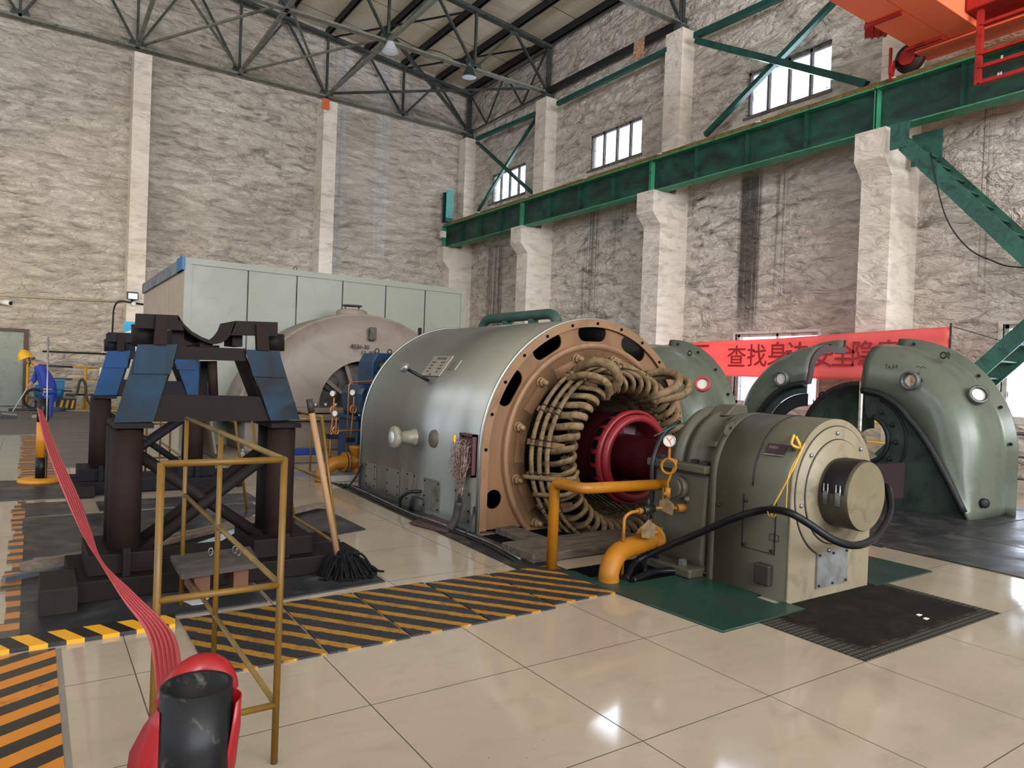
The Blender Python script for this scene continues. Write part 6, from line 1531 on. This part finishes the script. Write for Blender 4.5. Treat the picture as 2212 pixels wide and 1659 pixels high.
T = {'pel': (pm(107, 846), (.15, .16)), 'hiN': (pm(107, 854, N_), .115), 'knN': (pm(107, 878, N_), .085), 'anN': (pm(106, 903, N_), .078), 'hiF': (pm(105, 854, F_), .115), 'knF': (pm(96, 876, F_), .085), 'anF': (pm(83, 900, F_), .076)}
skin('trousers', T, [('pel', 'hiN'), ('hiN', 'knN'), ('knN', 'anN'), ('pel', 'hiF'), ('hiF', 'knF'), ('knF', 'anF')], M_BLUEC, man)
for s, a, b, m in ((N_, (108, 904), (95, 906), paint('shoe_dark', '23283a', .5)), (F_, (86, 902.5), (67, 905), paint('shoe_pale', '8d8272', .6))):
    p, q = pm(*a, s), pm(*b, s); p.z = .05; q.z = .042
    skin('shoe', {'h': (p, .05), 'm': (p.lerp(q, .5), .056), 't': (q, .045)}, [('h', 'm'), ('m', 't')], m, man)
hd = B['crown'][0]; ax = (pm(50, 757)-pm(60, 777)).normalized()
mb = MB().lathe([(.0, .155), (.06, .145), (.105, .11), (.135, .055), (.145, .0), (.148, -.02)], hd+ax*.0, ax, 28); mb.lathe([(.146, -.018), (.175, -.03), (.176, -.036), (.14, -.03)], hd, ax, 28)
hm = part('hard_hat', mb, M_HELM, man)
part('hat_ridge', MB().tube([hd+ax*.158*math.cos(a)+Vector((-.8, 0, -.5)).normalized()*.11*math.sin(a) for a in np.linspace(-.9, .9, 9)], .012, 6), M_HELM, hm)
part('chin_strap', MB().tube(smooth_path([hd+Vector((.08, -.09, -.02)), B['head'][0]+Vector((.02, -.10, -.06)), B['jaw'][0]+Vector((.01, -.06, -.05))], 5), .012, 6), M_CABLE, man)
part('hair', MB().lathe([(.092, .0), (.092, .03), (.07, .05)], B['head'][0]+Vector((.02, 0, .03)), ax*-1, 20), paint('hair_grey', '4a4645', .8), man)
for dy in (-.035, .035): part('eye', MB().lathe([(0, -.012), (.009, -.008), (.012, 0), (.009, .008), (0, .012)], B['nose'][0]+Vector((.005, dy, .035)), (1, 0, 0), 10), M_CABLE, man)
part('mouth', MB().box(-.004, .004, -.025, .025, -.004, .004, Matrix.Translation(B['jaw'][0]+Vector((-.045, 0, .0)))), paint('lip', '8d5a4c', .6), man)
for s in (-.087, .087): part('ear', MB().lathe([(0, -.012), (.028, -.006), (.03, .004), (0, .012)], B['head'][0]+Vector((.015, s, .0)), (0, 1, 0), 14), M_SKIN, man)
part('belt_seam', MB().tube([pm(107, 845)+Vector((.172*math.cos(a), .195*math.sin(a), .03*math.cos(a))) for a in np.linspace(0, 2*PI, 24, endpoint=False)], .012, 6, closed=True), M_BLUED, man)
part('chest_pocket', MB().box(-.006, .006, -.07, .07, -.06, .06, Matrix.Translation(pm(77, 806, -.02)+Vector((-.045, -.05, -.03))) @ Matrix.Rotation(.5, 4, 'Y')), M_BLUED, man)
# broom
br = thing('broom', 'wide broom with a pale handle held by the worker', 'broom')
p, q = pm(65, 829, .08), pm(27, 889, -.05)
part('handle', MB().cyl(p+(p-q)*.08, q, .013, 10), paint('handle_pale', 'b3ada0', .5), br)
a, b = pm(3, 894, -.05), pm(37, 897, -.05); a.z = .13; b.z = .10
part('head', MB().bar(a, b, .06, .05), paint('broom_head_grey', '6d7372', .7), br)
mb = MB(); n = (b-a)
for k in range(26):
    o = a+n*(k/25)
    for dy in (-.03, .0, .03): mb.bar(o+Vector((0, dy, -.02)), Vector((o.x-.03+rnd.uniform(-.015, .015), o.y+dy*1.5, .013)), .012, .012)
o = part('bristles', mb, paint('bristle_dark', '4c4a4d', .9, 0, .3, 20), br); o['kind'] = 'stuff'
# ================================================================== plant behind the worker
YW = 23.9
M_RY = paint('rail_yellow', 'bf8d22', .5, 0, .15, 3)
t = thing('railing', 'striped yellow and black railing behind the worker at the end wall', 'railing')
part('rail', MB().tube([(-.15, YW, 1.21), (1.62, YW, 1.19)], .032, 10), M_YBX, t)
for z in (.84, .50): part('rail', MB().tube([(-.15, YW, z+.01), (1.9, YW, z)], .02, 10), M_YBX, t)
for x in (1.27, -.12): part('post', MB().cyl((x, YW, 0), (x, YW, 1.2), .035, 10), M_RY, t)
part('toe_bar', MB().box(.95, 2.1, YW-.02, YW+.0, .08, .13), M_RY, t)
t = thing('control_box', 'small white control box with a red lamp on the striped railing', 'control box')
part('box', MB().box(1.60, 1.95, YW-.2, YW-.035, .60, 1.20), M_WHITEP, t, bev=.01)
em = NT('red_lamp'); em.set(Base_Color=lin('d8323c'), Emission_Color=lin('ff5060'), Emission_Strength=1.5)
part('lamp', MB().lathe([(0, .03), (.035, .02), (.04, 0)], (1.70, YW-.201, .98), (0, -1, 0), 18), em.m, t); part('button', MB().cyl((1.70, YW-.2, .83), (1.70, YW-.215, .83), .022, 12), M_CRANED, t)
t = thing('air_compressor', 'blue air compressor with a big black flywheel behind the worker', 'compressor')
M_CB = paint('compressor_blue', '1f6c99', .4, 0, .12, 3)
x0, x1 = .02, .74
part('tank', MB().lathe([(0, 0), (.12, .02), (.19, .06), (.2, .1), (.2, .62), (.19, .66), (.12, .70), (0, .72)], (x0, 23.55, .48), (1, 0, 0), 28), M_CB, t)
part('motor_block', MB().box(.40, .74, 23.35, 23.75, .55, .80), M_CB, t, bev=.02)
part('lid', MB().box(.38, .76, 23.33, 23.77, .80, .84), paint('compressor_pale', '3f8fb4', .4), t, bev=.008)
for x in (.12, .62): part('support', MB().box(x-.06, x+.06, 23.42, 23.68, .05, .34), M_CABLE, t)
part('skid', MB().box(-.05, .8, 23.35, 23.75, .0, .05), M_CABLE, t)
wc = (.07, 23.25, .30); part('flywheel', MB().tube([(wc[0]+.26*math.cos(a), wc[1], wc[2]+.26*math.sin(a)) for a in np.linspace(0, 2*PI, 40, endpoint=False)], .035, 10, closed=True), M_CABLE, t)
mb = MB()
for k in range(5):
    a = 2*PI*k/5+.4; mb.bar((wc[0], wc[1], wc[2]), (wc[0]+.25*math.cos(a), wc[1], wc[2]+.25*math.sin(a)), .03, .03)
mb.cyl((wc[0], wc[1]-.04, wc[2]), (wc[0], wc[1]+.1, wc[2]), .05, 16); part('spokes', mb, M_LAMPM, t)
part('shaft', MB().cyl((wc[0], wc[1]+.1, wc[2]), (wc[0], 23.4, wc[2]), .03, 10), M_STEEL, t)
t = thing('guard_plate', 'black guard plate with slanting yellow stripes beside the compressor', 'guard plate')
part('plate', MB().prism([(.58, 22.95, .02), (1.0, 22.95, .02), (1.02, 22.95, .33), (.60, 22.95, .33)], (0, .015, 0)), M_CABLE, t)
for k in range(3):
    x = .62+.13*k; part('stripe', MB().prism([(x, 22.948, .06), (x+.06, 22.948, .06), (x+.10, 22.948, .29), (x+.05, 22.948, .29)], (0, .0015, 0)), M_RY, t)
solo('hose', MB().tube(smooth_path([(.80, 23.4, .42), (1.02, 23.4, .42), (1.1, 23.4, .78), (1.17, 23.4, .86), (1.25, 23.38, .7), (1.27, 23.35, .4), (1.36, 23.3, .18), (1.55, 23.2, .06), (1.9, 23.2, .03)], 7), .035, 10), paint('hose_olive', '3b3a2c', .5, 0, .15), 'olive black hose looping up beside the striped railing', 'hose')
solo('bent_pipe', MB().tube(bend([(1.32, 23.5, .42), (1.62, 23.5, .42), (1.62, 23.5, .0)], .1), .035, 12), M_YELD, 'bent yellow brown pipe stub near the end wall railing', 'pipe')
solo('pump_shaft', MB().cyl((.78, 23.48, .42), (1.30, 23.48, .42), .025, 10), M_CABLE, 'black horizontal shaft between compressor and bent pipe', 'shaft')
mb = MB()
for k in range(5): mb.tube([(.52+(.20+.012*k)*math.cos(a), 22.4+.16*math.sin(a), .035+.018*k) for a in np.linspace(0, 2*PI, 24, endpoint=False)], .013, 6, closed=True)
o = solo('cable_coil', mb, paint('cable_grey', '4a5056', .5), 'coil of grey cable lying on the boards behind the worker', 'cable coil')
solo('floor_duct', MB().tube(smooth_path([(-.5, 22.9, .03), (.0, 22.8, .035), (.3, 22.9, .03)], 6), .03, 8), M_LAMPM, 'grey hose lying at the foot of the door', 'hose')
for k, (y, l) in enumerate(((22.8, 'rear'), (22.45, 'front'))):
    solo('floor_strip', MB().box(.95, 2.0, y, y+.12, .013, .05), (M_YELD, paint('strip_yellow', 'a08a4a', .6, 0, .25, 4))[k], '%s yellow floor strip by the end wall railing' % l, 'strip')
settle()
